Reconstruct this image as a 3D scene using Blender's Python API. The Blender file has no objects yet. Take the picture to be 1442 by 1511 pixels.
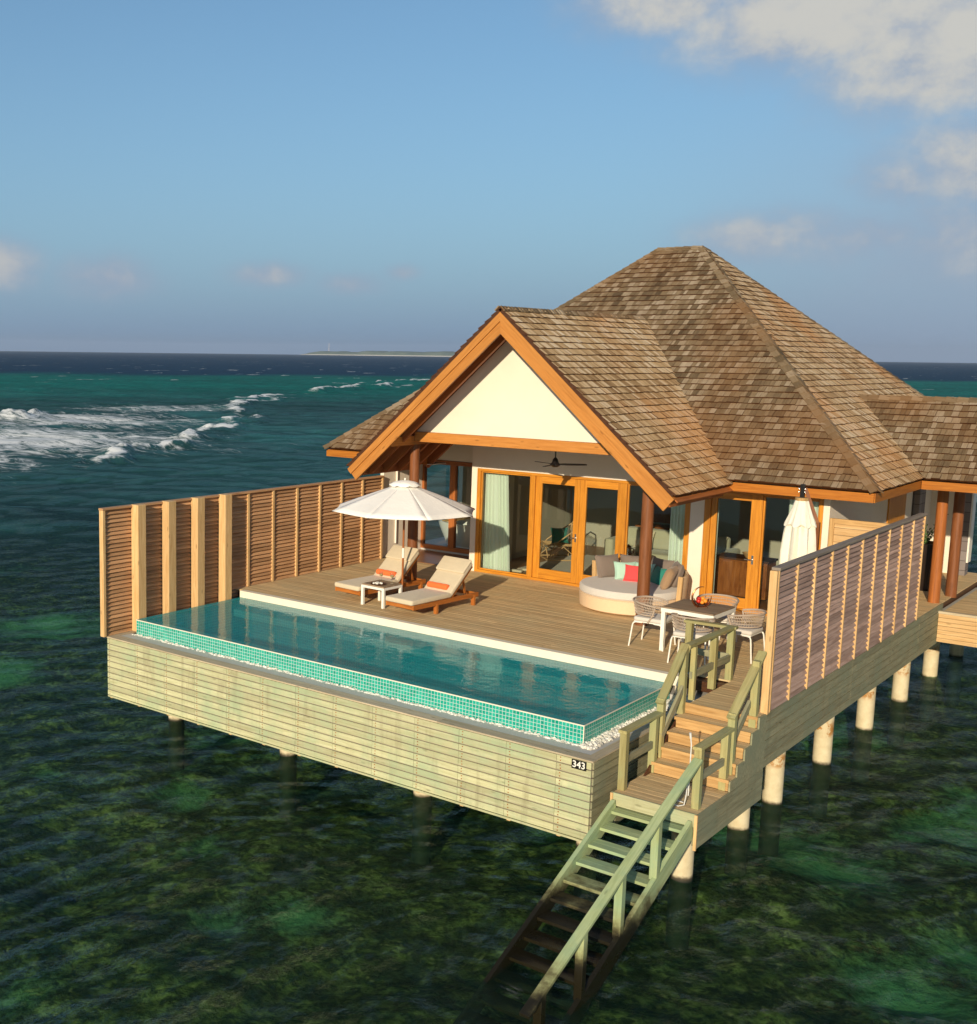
import bpy, math, random
import numpy as np
from mathutils import Vector, Matrix
random.seed(7); np.random.seed(7)
sc = bpy.context.scene
COL = sc.collection
PI = math.pi

# ------------------------------------------------------------------ camera
CAM = Vector((16.1969, -13.5391, 4.7832))
cd = bpy.data.cameras.new('camera'); cam = bpy.data.objects.new('camera', cd); COL.objects.link(cam)
R_ = Vector((0.75155797, 0.65955956, 0.01190842)); U_ = Vector((-0.10309004, 0.09960087, 0.98967273)); F_ = Vector((-0.65156202, 0.74502406, -0.14284985))
mw = Matrix.Identity(4)
for i in range(3):
    mw[i][0] = R_[i]; mw[i][1] = U_[i]; mw[i][2] = -F_[i]; mw[i][3] = CAM[i]
cam.matrix_world = mw
cd.sensor_fit = 'HORIZONTAL'; cd.sensor_width = 36.0
cd.lens = 1724.847 / 1442 * 36
cd.shift_x = (721 - 426.492) / 1442; cd.shift_y = (769.085 - 755.5) / 1442
cd.clip_start = 0.1; cd.clip_end = 20000
sc.camera = cam

# ------------------------------------------------------------------ light and sky
sc.view_settings.view_transform = 'Standard'; sc.view_settings.look = 'None'
sc.view_settings.gamma = 1.0; sc.view_settings.exposure = 0.0
SUN = Vector((0.31, -1.0, 0.30)).normalized()
sl = bpy.data.lights.new('sun', 'SUN'); sl.energy = 5.0; sl.angle = math.radians(0.6); sl.color = (1.0, 0.845, 0.63)
so = bpy.data.objects.new('sun', sl); COL.objects.link(so)
so.rotation_euler = SUN.to_track_quat('Z', 'Y').to_euler(); so.location = SUN * 60

def nd(nt, t, props=None, **ins):
    n = nt.nodes.new(t)
    for k, v in (props or {}).items(): setattr(n, k, v)
    for k, v in ins.items():
        key = k.replace('_', ' ')
        s = n.inputs[int(k[1:])] if (k[0] == 'i' and k[1:].isdigit()) else n.inputs[key]
        if isinstance(v, bpy.types.NodeSocket): nt.links.new(v, s)
        else: s.default_value = v
    return n
def mth(nt, op, a, b=None, c=None, clamp=False):
    n = nt.nodes.new('ShaderNodeMath'); n.operation = op; n.use_clamp = clamp
    for i, v in enumerate((a, b, c)):
        if v is None: continue
        if isinstance(v, bpy.types.NodeSocket): nt.links.new(v, n.inputs[i])
        else: n.inputs[i].default_value = v
    return n.outputs[0]
def mixc(nt, fac, a, b, blend='MIX'):
    n = nt.nodes.new('ShaderNodeMix'); n.data_type = 'RGBA'; n.blend_type = blend
    for s, v in ((n.inputs[0], fac), (n.inputs[6], a), (n.inputs[7], b)):
        if isinstance(v, bpy.types.NodeSocket): nt.links.new(v, s)
        else: s.default_value = v if not isinstance(v, tuple) else (v + (1,) if len(v) == 3 else v)
    return n.outputs[2]
def ramp(nt, fac, stops):
    n = nt.nodes.new('ShaderNodeValToRGB'); e = n.color_ramp.elements
    while len(e) < len(stops): e.new(0.5)
    for q, (p, c) in zip(e, stops):
        q.position = p; q.color = tuple(c) + (1,) if len(c) == 3 else c
    nt.links.new(fac, n.inputs[0]); return n.outputs[0]
def maprange(nt, v, a, b, c=0.0, d=1.0, smooth=True):
    n = nt.nodes.new('ShaderNodeMapRange'); n.interpolation_type = 'SMOOTHSTEP' if smooth else 'LINEAR'
    nt.links.new(v, n.inputs[0])
    for i, x in enumerate((a, b, c, d)): n.inputs[i + 1].default_value = x
    return n.outputs[0]
def fresnel(nt, ior, normal=None):     # thin sheet: the same from both sides
    bf = nt.nodes.new('ShaderNodeNewGeometry').outputs['Backfacing']
    n = nd(nt, 'ShaderNodeFresnel', IOR=mth(nt, 'ADD', ior, mth(nt, 'MULTIPLY', bf, 1 / ior - ior)))
    if normal is not None: nt.links.new(normal, n.inputs['Normal'])
    return n
def lin(r, g, b):
    f = lambda c: (c / 12.92 if c <= .04045 else ((c + .055) / 1.055) ** 2.4)
    return (f(r / 255), f(g / 255), f(b / 255))

w = bpy.data.worlds.new('World'); sc.world = w; w.use_nodes = True
nt = w.node_tree; nt.nodes.clear()
out = nt.nodes.new('ShaderNodeOutputWorld'); bg = nt.nodes.new('ShaderNodeBackground'); nt.links.new(bg.outputs[0], out.inputs[0])
sky = nt.nodes.new('ShaderNodeTexSky'); sky.sky_type = 'NISHITA'; sky.sun_disc = False
sky.sun_elevation = math.asin(SUN.z); sky.sun_rotation = math.atan2(SUN.x, SUN.y)
sky.altitude = 0; sky.air_density = 1.0; sky.dust_density = 0.7; sky.ozone_density = 2.2
SKY_STRENGTH = 0.10
tc = nt.nodes.new('ShaderNodeTexCoord')
sep = nd(nt, 'ShaderNodeSeparateXYZ', Vector=tc.outputs['Generated'])
az = mth(nt, 'ARCTAN2', sep.outputs[0], sep.outputs[1])
el = mth(nt, 'ARCSINE', sep.outputs[2])
# clouds of the real sky, as (azimuth, elevation, half width, half height, strength)
LOBES = [(-.295, .252, .13, .046, 1.2), (-.225, .218, .10, .044, 1.25), (-.425, .268, .075, .028, 1.0), (-.36, .232, .05, .022, .75),
         (-.205, .140, .060, .042, .92), (-.285, .094, .10, .026, .86), (-.252, .130, .045, .03, .82), (-.345, .092, .070, .022, .80),
         (-.20, .09, .10, .04, .8), (-.870, .060, .045, .020, 1.05), (-.962, .068, .04, .022, .95), (-.735, .064, .040, .012, .86), (-.668, .058, .036, .012, .80), (-.628, .067, .018, .008, .80),
         (.15, .22, .25, .08, .9), (.6, .12, .2, .04, .6), (-1.5, .15, .2, .05, .7), (2.6, .35, .5, .15, .9), (1.5, .3, .4, .1, .8), (-2.4, .3, .4, .1, .7)]
cl = None
for (a0, e0, ra, re, st) in LOBES:
    da = mth(nt, 'MULTIPLY', mth(nt, 'SUBTRACT', az, a0), 1 / ra); de = mth(nt, 'MULTIPLY', mth(nt, 'SUBTRACT', el, e0), 1 / re)
    q = mth(nt, 'ADD', mth(nt, 'MULTIPLY', da, da), mth(nt, 'MULTIPLY', de, de))
    g = mth(nt, 'MULTIPLY', mth(nt, 'EXPONENT', mth(nt, 'MULTIPLY', q, -0.9)), st)
    cl = g if cl is None else mth(nt, 'MAXIMUM', cl, g)
mp = nd(nt, 'ShaderNodeMapping', Vector=tc.outputs['Generated']); mp.inputs['Scale'].default_value = (1, 1, 1.35)
n1 = nd(nt, 'ShaderNodeTexNoise', Vector=mp.outputs[0], Scale=8.0, Detail=10.0, Roughness=0.62)
n2 = nd(nt, 'ShaderNodeTexNoise', Vector=mp.outputs[0], Scale=26.0, Detail=8.0, Roughness=0.62)
fb = mth(nt, 'ADD', mth(nt, 'MULTIPLY', mth(nt, 'SUBTRACT', n1.outputs[0], 0.5), 2.3), mth(nt, 'MULTIPLY', mth(nt, 'SUBTRACT', n2.outputs[0], 0.5), 1.0))
dens = mth(nt, 'ADD', cl, mth(nt, 'MULTIPLY', fb, mth(nt, 'ADD', mth(nt, 'MULTIPLY', cl, 0.7), 0.12)))
mask = maprange(nt, dens, 0.10, 1.12, 0.0, 0.95)
bright = maprange(nt, mth(nt, 'ADD', mth(nt, 'MULTIPLY', dens, .75), mth(nt, 'ADD', mth(nt, 'MULTIPLY', mth(nt, 'SUBTRACT', n2.outputs[0], .5), 1.1), mth(nt, 'MULTIPLY', mth(nt, 'SUBTRACT', n1.outputs[0], .5), 1.0))), 0.25, 1.15)
hi = maprange(nt, el, 0.03, 0.20, 0.62, 1.0)
ccol = mixc(nt, mth(nt, 'MULTIPLY', bright, hi), lin(152, 166, 187), lin(204, 202, 195))
skyc = mixc(nt, 1.0, sky.outputs[0], (SKY_STRENGTH * .88, SKY_STRENGTH * 1.08, SKY_STRENGTH * 1.16), 'MULTIPLY')
# pale sea air low over the horizon
hz = mth(nt, 'EXPONENT', mth(nt, 'MULTIPLY', mth(nt, 'MAXIMUM', el, 0.0), -15.0))
hz0 = mth(nt, 'EXPONENT', mth(nt, 'MULTIPLY', mth(nt, 'MAXIMUM', el, 0.0), -5.5))
skyc = mixc(nt, mth(nt, 'MULTIPLY', hz0, 0.85), skyc, lin(131, 169, 203))
skyc = mixc(nt, mth(nt, 'MULTIPLY', hz, 0.92), skyc, lin(121, 146, 176))
veil = mth(nt, 'MULTIPLY', mth(nt, 'MULTIPLY', maprange(nt, az, -.48, -.22), maprange(nt, el, .26, .05)), mth(nt, 'ADD', .30, mth(nt, 'MULTIPLY', n1.outputs[0], .5)))
skyc = mixc(nt, veil, skyc, lin(152, 168, 190))
fin = mixc(nt, mask, skyc, ccol)
nt.links.new(fin, bg.inputs[0]); bg.inputs[1].default_value = 1.0

# ------------------------------------------------------------------ mesh builder
class MB:
    def __init__(s): s.v = []; s.f = []; s.m = []; s.r = []; s.g = []
    def add(s, vs, fs, m=0, rnd=None, gc=None):
        o = len(s.v); rnd = random.random() if rnd is None else rnd
        s.v += [tuple(p) for p in vs]
        if gc is None: gc = vs
        s.g += [tuple(p) for p in gc]
        for f in fs: s.f.append(tuple(o + i for i in f)); s.m.append(m); s.r.append(rnd)
        return s
    def obox(s, c, ax, h, m=0, rnd=None):
        c = Vector(c); order = sorted(range(3), key=lambda i: -h[i]); off = (random.random() * 40, random.random() * 40, random.random() * 40)
        vs = []; gs = []
        for sx in (-1, 1):
            for sy in (-1, 1):
                for sz in (-1, 1):
                    k = (sx * h[0], sy * h[1], sz * h[2]); vs.append(c + ax[0] * k[0] + ax[1] * k[1] + ax[2] * k[2])
                    gs.append(tuple(k[order[i]] + off[i] for i in range(3)))
        fs = [(0, 1, 3, 2), (4, 6, 7, 5), (0, 4, 5, 1), (2, 3, 7, 6), (0, 2, 6, 4), (1, 5, 7, 3)]
        return s.add(vs, fs, m, rnd, gs)
    def box(s, x0, x1, y0, y1, z0, z1, m=0, rnd=None):
        return s.obox(((x0 + x1) / 2, (y0 + y1) / 2, (z0 + z1) / 2), (Vector((1, 0, 0)), Vector((0, 1, 0)), Vector((0, 0, 1))), (abs(x1 - x0) / 2, abs(y1 - y0) / 2, abs(z1 - z0) / 2), m, rnd)
    def beam(s, p0, p1, wd, ht, m=0, up=(0, 0, 1), rnd=None, ext=0):
        p0 = Vector(p0); p1 = Vector(p1); d = (p1 - p0); L = d.length; d.normalize(); up = Vector(up)
        sd = d.cross(up)
        if sd.length < 1e-4: sd = d.cross(Vector((0, 1, 0)))
        sd.normalize(); uu = sd.cross(d).normalized()
        return s.obox((p0 + p1) / 2, (d, sd, uu), (L / 2 + ext, wd / 2, ht / 2), m, rnd)
    def tube(s, path, r, n=6, m=0, cap=True, rnd=None, closed=False):
        path = [Vector(p) for p in path]; K = len(path); rs = r if isinstance(r, (list, tuple)) else [r] * K
        vs = []; gs = []; prev = None; L = 0
        for i, p in enumerate(path):
            if closed: d = path[(i + 1) % K] - path[i - 1]
            else: d = path[min(i + 1, K - 1)] - path[max(i - 1, 0)]
            d.normalize()
            if prev is None:
                a = d.orthogonal().normalized()
            else:
                a = prev - d * prev.dot(d); a.normalize()
            prev = a; b = d.cross(a)
            if i: L += (path[i] - path[i - 1]).length
            for k in range(n):
                t = 2 * PI * k / n; vs.append(p + (a * math.cos(t) + b * math.sin(t)) * rs[i]); gs.append((L, rs[i] * math.cos(t), rs[i] * math.sin(t)))
        fs = []
        for i in range(K if closed else K - 1):
            j = (i + 1) % K
            for k in range(n):
                l = (k + 1) % n; fs.append((i * n + k, i * n + l, j * n + l, j * n + k))
        if cap and not closed: fs.append(tuple(range(n - 1, -1, -1))); fs.append(tuple((K - 1) * n + k for k in range(n)))
        return s.add(vs, fs, m, rnd, gs)
    def cyl(s, p0, p1, r0, r1=None, n=20, m=0, rnd=None):
        return s.tube([p0, p1], [r0, r0 if r1 is None else r1], n, m, True, rnd)
    def lathe(s, prof, c=(0, 0, 0), n=24, m=0, a0=0, a1=2 * PI, rnd=None, sx=1, sy=1):
        full = abs(a1 - a0 - 2 * PI) < 1e-6; N_ = n if full else n + 1; vs = []; gs = []
        for (r, z) in prof:
            for k in range(N_):
                t = a0 + (a1 - a0) * k / n; vs.append((c[0] + r * math.cos(t) * sx, c[1] + r * math.sin(t) * sy, c[2] + z)); gs.append((r * t, z, r))
        fs = []
        for i in range(len(prof) - 1):
            for k in range(n):
                l = (k + 1) % N_ if full else k + 1
                fs.append((i * N_ + k, i * N_ + l, (i + 1) * N_ + l, (i + 1) * N_ + k))
        return s.add(vs, fs, m, rnd, gs)
    def prism(s, pts, vec, m=0, rnd=None):
        pts = [Vector(p) for p in pts]; vec = Vector(vec); n = len(pts)
        vs = pts + [p + vec for p in pts]
        fs = [tuple(range(n - 1, -1, -1)), tuple(range(n, 2 * n))] + [(i, (i + 1) % n, n + (i + 1) % n, n + i) for i in range(n)]
        return s.add(vs, fs, m, rnd)
    def poly(s, pts, m=0, rnd=None, gc=None):
        return s.add(pts, [tuple(range(len(pts)))], m, rnd, gc)
    def ball(s, c, r, m=0, nu=12, nv=8, sx=1, sy=1, sz=1, rnd=None):
        vs = []; fs = []
        for i in range(nv + 1):
            ph = PI * i / nv
            for k in range(nu):
                t = 2 * PI * k / nu; vs.append((c[0] + r * sx * math.sin(ph) * math.cos(t), c[1] + r * sy * math.sin(ph) * math.sin(t), c[2] + r * sz * math.cos(ph)))
        for i in range(nv):
            for k in range(nu):
                l = (k + 1) % nu; fs.append((i * nu + k, (i + 1) * nu + k, (i + 1) * nu + l, i * nu + l))
        return s.add(vs, fs, m, rnd)
    def build(s, name, mats, parent=None, smooth=False, bevel=0):
        me = bpy.data.meshes.new(name)
        off = Vector((0, 0, 0))
        if parent is not None:
            q = parent
            while q is not None: off += Vector(q.location); q = q.parent
        vs = [(x - off.x, y - off.y, z - off.z) for (x, y, z) in s.v] if parent is not None and not getattr(s, 'local', False) else s.v
        me.from_pydata(vs, [], s.f)
        if not isinstance(mats, (list, tuple)): mats = [mats]
        for mm in mats: me.materials.append(mm)
        me.polygons.foreach_set('material_index', s.m)
        a = me.attributes.new('rnd', 'FLOAT', 'FACE'); a.data.foreach_set('value', s.r)
        g = me.attributes.new('gc', 'FLOAT_VECTOR', 'POINT'); g.data.foreach_set('vector', np.array(s.g, 'f').ravel())
        if smooth:
            me.polygons.foreach_set('use_smooth', [True] * len(me.polygons))
            me.set_sharp_from_angle(angle=math.radians(40))
        me.update()
        o = bpy.data.objects.new(name, me); COL.objects.link(o)
        if parent is not None: o.parent = parent
        if bevel:
            b = o.modifiers.new('bevel', 'BEVEL'); b.width = bevel; b.segments = 2; b.limit_method = 'ANGLE'
        return o
def LMB():
    m = MB(); m.local = True; return m
def tag(o, label, cat, group=None, kind=None):
    if label: o['label'] = label
    if cat: o['category'] = cat
    if group: o['group'] = group
    if kind: o['kind'] = kind
    return o
def thing(name, label, cat, loc=(0, 0, 0), group=None, rz=0):
    o = bpy.data.objects.new(name, None); COL.objects.link(o); o.location = loc; o.rotation_euler = (0, 0, rz)
    o.empty_display_size = 0.2
    return tag(o, label, cat, group)
def dup(o, loc=None, rz=None, label=None, parent=None):
    c = o.copy(); COL.objects.link(c)
    if parent is not None: c.parent = parent
    if loc is not None: c.location = loc
    if rz is not None: c.rotation_euler = (0, 0, rz)
    if label: c['label'] = label
    for ch in list(o.children): dup(ch, parent=c)
    return c
V = Vector
X, Y, Z = V((1, 0, 0)), V((0, 1, 0)), V((0, 0, 1))

# ------------------------------------------------------------------ materials
def mat(name):
    m = bpy.data.materials.new(name); m.use_nodes = True; nt = m.node_tree
    return m, nt, nt.nodes['Principled BSDF']
def setp(b, **k):
    for n, v in k.items():
        s = b.inputs[n.replace('_', ' ')]
        if isinstance(v, bpy.types.NodeSocket): b.id_data.links.new(v, s)
        else: s.default_value = v if not (isinstance(v, tuple) and len(v) == 3 and s.type == 'RGBA') else v + (1,)
def bump(nt, b, h, strength=0.3, dist=0.01):
    n = nd(nt, 'ShaderNodeBump', Height=h, Strength=strength, Distance=dist); nt.links.new(n.outputs[0], b.inputs['Normal'])
def attr(nt, name): return nd(nt, 'ShaderNodeAttribute', {'attribute_name': name})
def plain(name, c, rough=0.6, spec=0.4, var=0.06, scale=6.0, metal=0.0, bmp=0.15, bs=60):
    m, nt, b = mat(name)
    tcn = nt.nodes.new('ShaderNodeTexCoord')
    n = nd(nt, 'ShaderNodeTexNoise', Vector=tcn.outputs['Object'], Scale=scale, Detail=5.0, Roughness=0.6)
    f = mth(nt, 'ADD', 1.0 - var, mth(nt, 'MULTIPLY', n.outputs[0], 2 * var))
    cc = mixc(nt, 1.0, c, nd(nt, 'ShaderNodeCombineColor', i0=f, i1=f, i2=f).outputs[0], 'MULTIPLY')
    setp(b, Base_Color=cc, Roughness=rough, Specular_IOR_Level=spec, Metallic=metal)
    if bmp:
        n2 = nd(nt, 'ShaderNodeTexNoise', Vector=tcn.outputs['Object'], Scale=bs, Detail=3.0)
        bump(nt, b, n2.outputs[0], bmp, 0.004)
    return m
def wood(name, c1, c2, rough=0.6, rv=0.35, grain=16.0, spec=0.3, knots=True, stain=None, stain_amt=0.5, drip=0.0):
    m, nt, b = mat(name)
    gc = attr(nt, 'gc').outputs['Vector']; rnd = attr(nt, 'rnd').outputs['Fac']
    mp = nd(nt, 'ShaderNodeMapping', Vector=gc); mp.inputs['Scale'].default_value = (1.1, grain, grain)
    n = nd(nt, 'ShaderNodeTexNoise', Vector=mp.outputs[0], Scale=1.6, Detail=6.0, Roughness=0.65, Distortion=0.6)
    c = ramp(nt, n.outputs[0], [(0.30, c1), (0.68, c2)])
    k = mth(nt, 'ADD', 1.0 - rv / 2, mth(nt, 'MULTIPLY', rnd, rv))
    c = mixc(nt, 1.0, c, nd(nt, 'ShaderNodeCombineColor', i0=k, i1=k, i2=k).outputs[0], 'MULTIPLY')
    if knots:
        mp2 = nd(nt, 'ShaderNodeMapping', Vector=gc); mp2.inputs['Scale'].default_value = (2.2, 7, 7)
        v = nd(nt, 'ShaderNodeTexVoronoi', Vector=mp2.outputs[0], Scale=1.0)
        kf = maprange(nt, v.outputs[0], 0.06, 0.14, 0.55, 0.0)
        c = mixc(nt, kf, c, tuple(x * 0.45 for x in c1))
    if drip:
        pz_ = nt.nodes.new('ShaderNodeNewGeometry').outputs['Position']; mpd = nd(nt, 'ShaderNodeMapping', Vector=pz_); mpd.inputs['Scale'].default_value = (5, 5, .7)
        nz = nd(nt, 'ShaderNodeTexNoise', Vector=mpd.outputs[0], Scale=1.0, Detail=7.0, Roughness=.7)
        c = mixc(nt, maprange(nt, nz.outputs[0], .50, .72, 0, drip), c, (.20, .165, .09))
    if stain:
        tcn = nt.nodes.new('ShaderNodeNewGeometry')
        ns = nd(nt, 'ShaderNodeTexNoise', Vector=tcn.outputs['Position'], Scale=1.3, Detail=6.0, Roughness=0.65)
        sf = maprange(nt, ns.outputs[0], 0.42, 0.68, 0.0, stain_amt)
        c = mixc(nt, sf, c, stain)
    setp(b, Base_Color=c, Roughness=rough, Specular_IOR_Level=spec)
    bump(nt, b, n.outputs[0], 0.25, 0.004)
    return m
def shingle_mat(name, dark, mid, pale, spread=1.0):
    m, nt, b = mat(name)
    rnd = attr(nt, 'rnd').outputs['Fac']; gc = attr(nt, 'gc').outputs['Vector']
    pos = nt.nodes.new('ShaderNodeNewGeometry').outputs['Position']
    big = nd(nt, 'ShaderNodeTexNoise', Vector=pos, Scale=0.7, Detail=5.0, Roughness=0.6)
    f = mth(nt, 'ADD', mth(nt, 'MULTIPLY', rnd, 0.66 * spread), mth(nt, 'MULTIPLY', big.outputs[0], 0.62))
    mp = nd(nt, 'ShaderNodeMapping', Vector=gc); mp.inputs['Scale'].default_value = (38, 3.0, 1)
    gr = nd(nt, 'ShaderNodeTexNoise', Vector=mp.outputs[0], Scale=1.0, Detail=4.0, Roughness=0.7)
    f = mth(nt, 'ADD', f, mth(nt, 'MULTIPLY', mth(nt, 'SUBTRACT', gr.outputs[0], 0.5), 0.55))
    c = ramp(nt, f, [(0.22, dark), (0.58, mid), (0.98, pale)])
    r2 = nd(nt, 'ShaderNodeTexNoise', Vector=pos, Scale=0.45, Detail=3.0)
    c = mixc(nt, maprange(nt, r2.outputs[0], 0.46, 0.72, 0, 0.6), c, tuple(x * y for x, y in zip(mid, (1.15, 0.8, 0.55))))
    setp(b, Base_Color=c, Roughness=0.85, Specular_IOR_Level=0.15)
    bump(nt, b, gr.outputs[0], 0.5, 0.006)
    return m
M = {}
def fabric(name, c, rough=0.9, weave=260.0, var=0.08):
    m, nt, b = mat(name)
    tcn = nt.nodes.new('ShaderNodeTexCoord')
    n = nd(nt, 'ShaderNodeTexNoise', Vector=tcn.outputs['Object'], Scale=4.0, Detail=6.0, Roughness=0.65)
    f = mth(nt, 'ADD', 1.0 - var, mth(nt, 'MULTIPLY', n.outputs[0], 2 * var))
    cc = mixc(nt, 1.0, c, nd(nt, 'ShaderNodeCombineColor', i0=f, i1=f, i2=f).outputs[0], 'MULTIPLY')
    setp(b, Base_Color=cc, Roughness=rough, Specular_IOR_Level=0.15, Sheen_Weight=0.15)
    n2 = nd(nt, 'ShaderNodeTexNoise', Vector=tcn.outputs['Object'], Scale=14.0, Detail=4.0)
    bump(nt, b, n2.outputs[0], 0.35, 0.02)
    return m
def glass_mat(name, tint=(0.78, 0.84, 0.81), refl=1.0):
    m = bpy.data.materials.new(name); m.use_nodes = True; nt = m.node_tree; nt.nodes.clear()
    o = nt.nodes.new('ShaderNodeOutputMaterial')
    fr = fresnel(nt, 1.5)
    f = mth(nt, 'MULTIPLY', fr.outputs[0], refl * 1.4, clamp=True)
    t = nd(nt, 'ShaderNodeBsdfTransparent', Color=tint + (1,)); g = nd(nt, 'ShaderNodeBsdfGlossy', Color=(1, 1, 1, 1), Roughness=0.01)
    mx = nd(nt, 'ShaderNodeMixShader', i0=f, i1=t.outputs[0], i2=g.outputs[0]); nt.links.new(mx.outputs[0], o.inputs[0])
    return m
def tile_mat(name, c1, c2, grout, pitch=0.055, mort=0.0045, rough=0.15, coordname='gc'):
    m, nt, b = mat(name)
    gc = attr(nt, coordname).outputs['Vector']
    br = nd(nt, 'ShaderNodeTexBrick', {'offset': 0.0, 'squash': 1.0}, Vector=gc, Color1=c1 + (1,), Color2=c2 + (1,), Mortar=grout + (1,), Scale=1.0)
    br.inputs['Mortar Size'].default_value = mort; br.inputs['Mortar Smooth'].default_value = 0.05
    br.inputs['Bias'].default_value = 0.0; br.inputs['Brick Width'].default_value = pitch; br.inputs['Row Height'].default_value = pitch
    setp(b, Base_Color=br.outputs['Color'], Roughness=mth(nt, 'ADD', rough, mth(nt, 'MULTIPLY', br.outputs['Fac'], 0.5)), Specular_IOR_Level=0.5)
    return m

M['orange'] = wood('oiled_hardwood', (.40, .145, .010), (.66, .275, .026), rough=0.42, rv=0.22, spec=0.4, knots=False)
M['beam'] = wood('honey_timber', (.40, .150, .026), (.56, .235, .052), rough=0.5, rv=0.2, knots=True)
M['rafter'] = wood('red_brown_timber', (.24, .072, .016), (.40, .13, .03), rough=0.55, rv=0.25, knots=False)
M['column'] = wood('brown_column_timber', (.15, .05, .016), (.26, .095, .035), rough=0.45, rv=0.1, grain=8, knots=False)
M['deck'] = wood('deck_boards', (.47, .31, .145), (.74, .535, .275), rough=0.75, rv=0.24, stain=(.54, .44, .24), stain_amt=.5)
M['pine'] = wood('treated_pine', (.40, .385, .20), (.58, .565, .345), rough=0.75, rv=0.34, stain=(.35, .44, .26), stain_amt=.75, drip=.45)
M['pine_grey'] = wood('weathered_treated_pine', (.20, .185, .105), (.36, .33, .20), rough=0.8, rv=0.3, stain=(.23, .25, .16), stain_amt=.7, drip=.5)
M['cap'] = wood('grey_capping', (.40, .32, .20), (.60, .50, .34), rough=0.8, rv=0.2)
M['screen'] = wood('screen_slats', (.36, .175, .075), (.62, .36, .18), rough=0.65, rv=0.4, knots=False)
M['screen_grey'] = wood('weathered_slats', (.26, .16, .12), (.50, .345, .275), rough=0.75, rv=0.5, knots=False)
M['post'] = wood('pale_posts', (.52, .30, .115), (.72, .48, .23), rough=0.6, rv=0.18)
M['tread'] = wood('tan_treads', (.36, .20, .07), (.60, .38, .16), rough=0.7, rv=0.3)
M['pine_olive'] = wood('olive_weathered_pine', (.27, .225, .085), (.44, .385, .17), rough=.75, rv=.3, stain=(.30, .33, .16), stain_amt=.7)
M['fascia'] = wood('fascia_hardwood', (.32, .095, .010), (.50, .18, .020), rough=.45, rv=.2, knots=False)
M['rail_grey'] = wood('top_rail_grey', (.19, .15, .115), (.30, .25, .20), rough=0.8, rv=0.15)
M['lounger'] = wood('lounger_teak', (.30, .085, .014), (.50, .17, .03), rough=0.5, rv=0.25, knots=False)
M['darkwood'] = wood('dark_wood', (.05, .018, .008), (.10, .04, .015), rough=0.4, rv=0.2, knots=False)
M['cabinet'] = wood('cabinet_wood', (.16, .045, .012), (.34, .12, .03), rough=0.35, rv=0.15, grain=7, knots=False)
M['shingle'] = shingle_mat('cedar_shingles_darkened', (.075, .050, .027), (.215, .152, .085), (.46, .375, .27), .74)  # dark copy of the tan shingles, slope brightness put into the colour
M['shingle_warm'] = shingle_mat('cedar_shingles_tan', (.28, .155, .060), (.66, .44, .22), (.90, .73, .50), 0.75)  # light copy for right and gable slopes, their brightness put into the colour
M['shingle_cap'] = shingle_mat('cedar_cap_shingles', (.10, .070, .038), (.22, .158, .092), (.37, .29, .20), .7)
M['stucco'] = plain('cream_render', (.80, .71, .58), rough=.85, spec=.2, var=.09, scale=1.6, bmp=.25, bs=90)
M['white'] = plain('white_enamel', (.82, .79, .70), rough=.35, var=.02)
M['coping'] = plain('pale_stone_coping', (.80, .72, .56), rough=.6, var=.08, scale=5)
M['concrete'] = plain('grey_concrete', (.52, .50, .45), rough=.85, var=.12, scale=4)
M['steel'] = plain('pale_steel', (.70, .69, .65), rough=.3, spec=.6, var=.03, bmp=0)
M['black'] = plain('black_metal', (.012, .010, .009), rough=.35, var=.1)
M['chrome'] = plain('brushed_steel', (.72, .70, .66), rough=.22, var=.02, metal=1.0, bmp=0)
M['copper'] = plain('copper', (.62, .25, .10), rough=.25, var=.05, metal=1.0, bmp=0)
M['canopy'] = fabric('white_canvas', (.90, .87, .80))
M['canopy2'] = fabric('cream_canvas', (.83, .77, .62))
M['mattress'] = fabric('beige_mattress', (.62, .52, .36))
M['seatwhite'] = fabric('pale_grey_cushion', (.62, .57, .50))
M['greycush'] = fabric('taupe_cushion', (.20, .155, .125))
M['browncush'] = fabric('tan_cushion', (.36, .235, .135))
M['mint'] = fabric('mint_cushion', (.40, .60, .48))
M['coral'] = fabric('coral_red_cushion', (.78, .075, .075))
M['towel'] = fabric('orange_towel', (.85, .17, .045))
M['teal'] = fabric('teal_cushion', (.03, .20, .15))
M['aqua'] = fabric('aqua_pattern_cushion', (.30, .58, .50))
M['sofa'] = fabric('sage_sofa_fabric', (.46, .43, .30))
M['wicker'] = plain('peach_wicker', (.76, .55, .34), rough=.7, var=.1, scale=30, bmp=.6, bs=120)
M['rope'] = plain('taupe_rope', (.42, .33, .25), rough=.8, var=.15, scale=20)
M['rattan'] = plain('rattan', (.55, .34, .16), rough=.5, var=.15)
M['tabletop'] = wood('grey_teak_top', (.20, .135, .080), (.33, .235, .15), rough=.6, rv=.3, knots=False)
M['glass'] = glass_mat('window_glass', refl=1.0)
M['drinkglass'] = glass_mat('drinking_glass', (.93, .95, .95), 1.2)
M['tile'] = tile_mat('turquoise_mosaic', lin(6, 142, 124), lin(36, 172, 152), (.50, .60, .53), mort=.0036)
M['tile_in'] = tile_mat('pool_inner_mosaic', (.004, .185, .215), (.012, .26, .28), (.07, .34, .35))
M['ledge'] = tile_mat('pool_ledge_mosaic', (.10, .33, .33), (.14, .40, .39), (.28, .50, .47))
M['stone'] = tile_mat('dark_stone_tiles', (.17, .14, .13), (.23, .20, .19), (.06, .05, .05), 0.22, 0.006, .7)
M['floor'] = wood('indoor_floor', (.14, .060, .022), (.24, .11, .045), rough=.35, rv=.3, knots=False)
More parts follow.
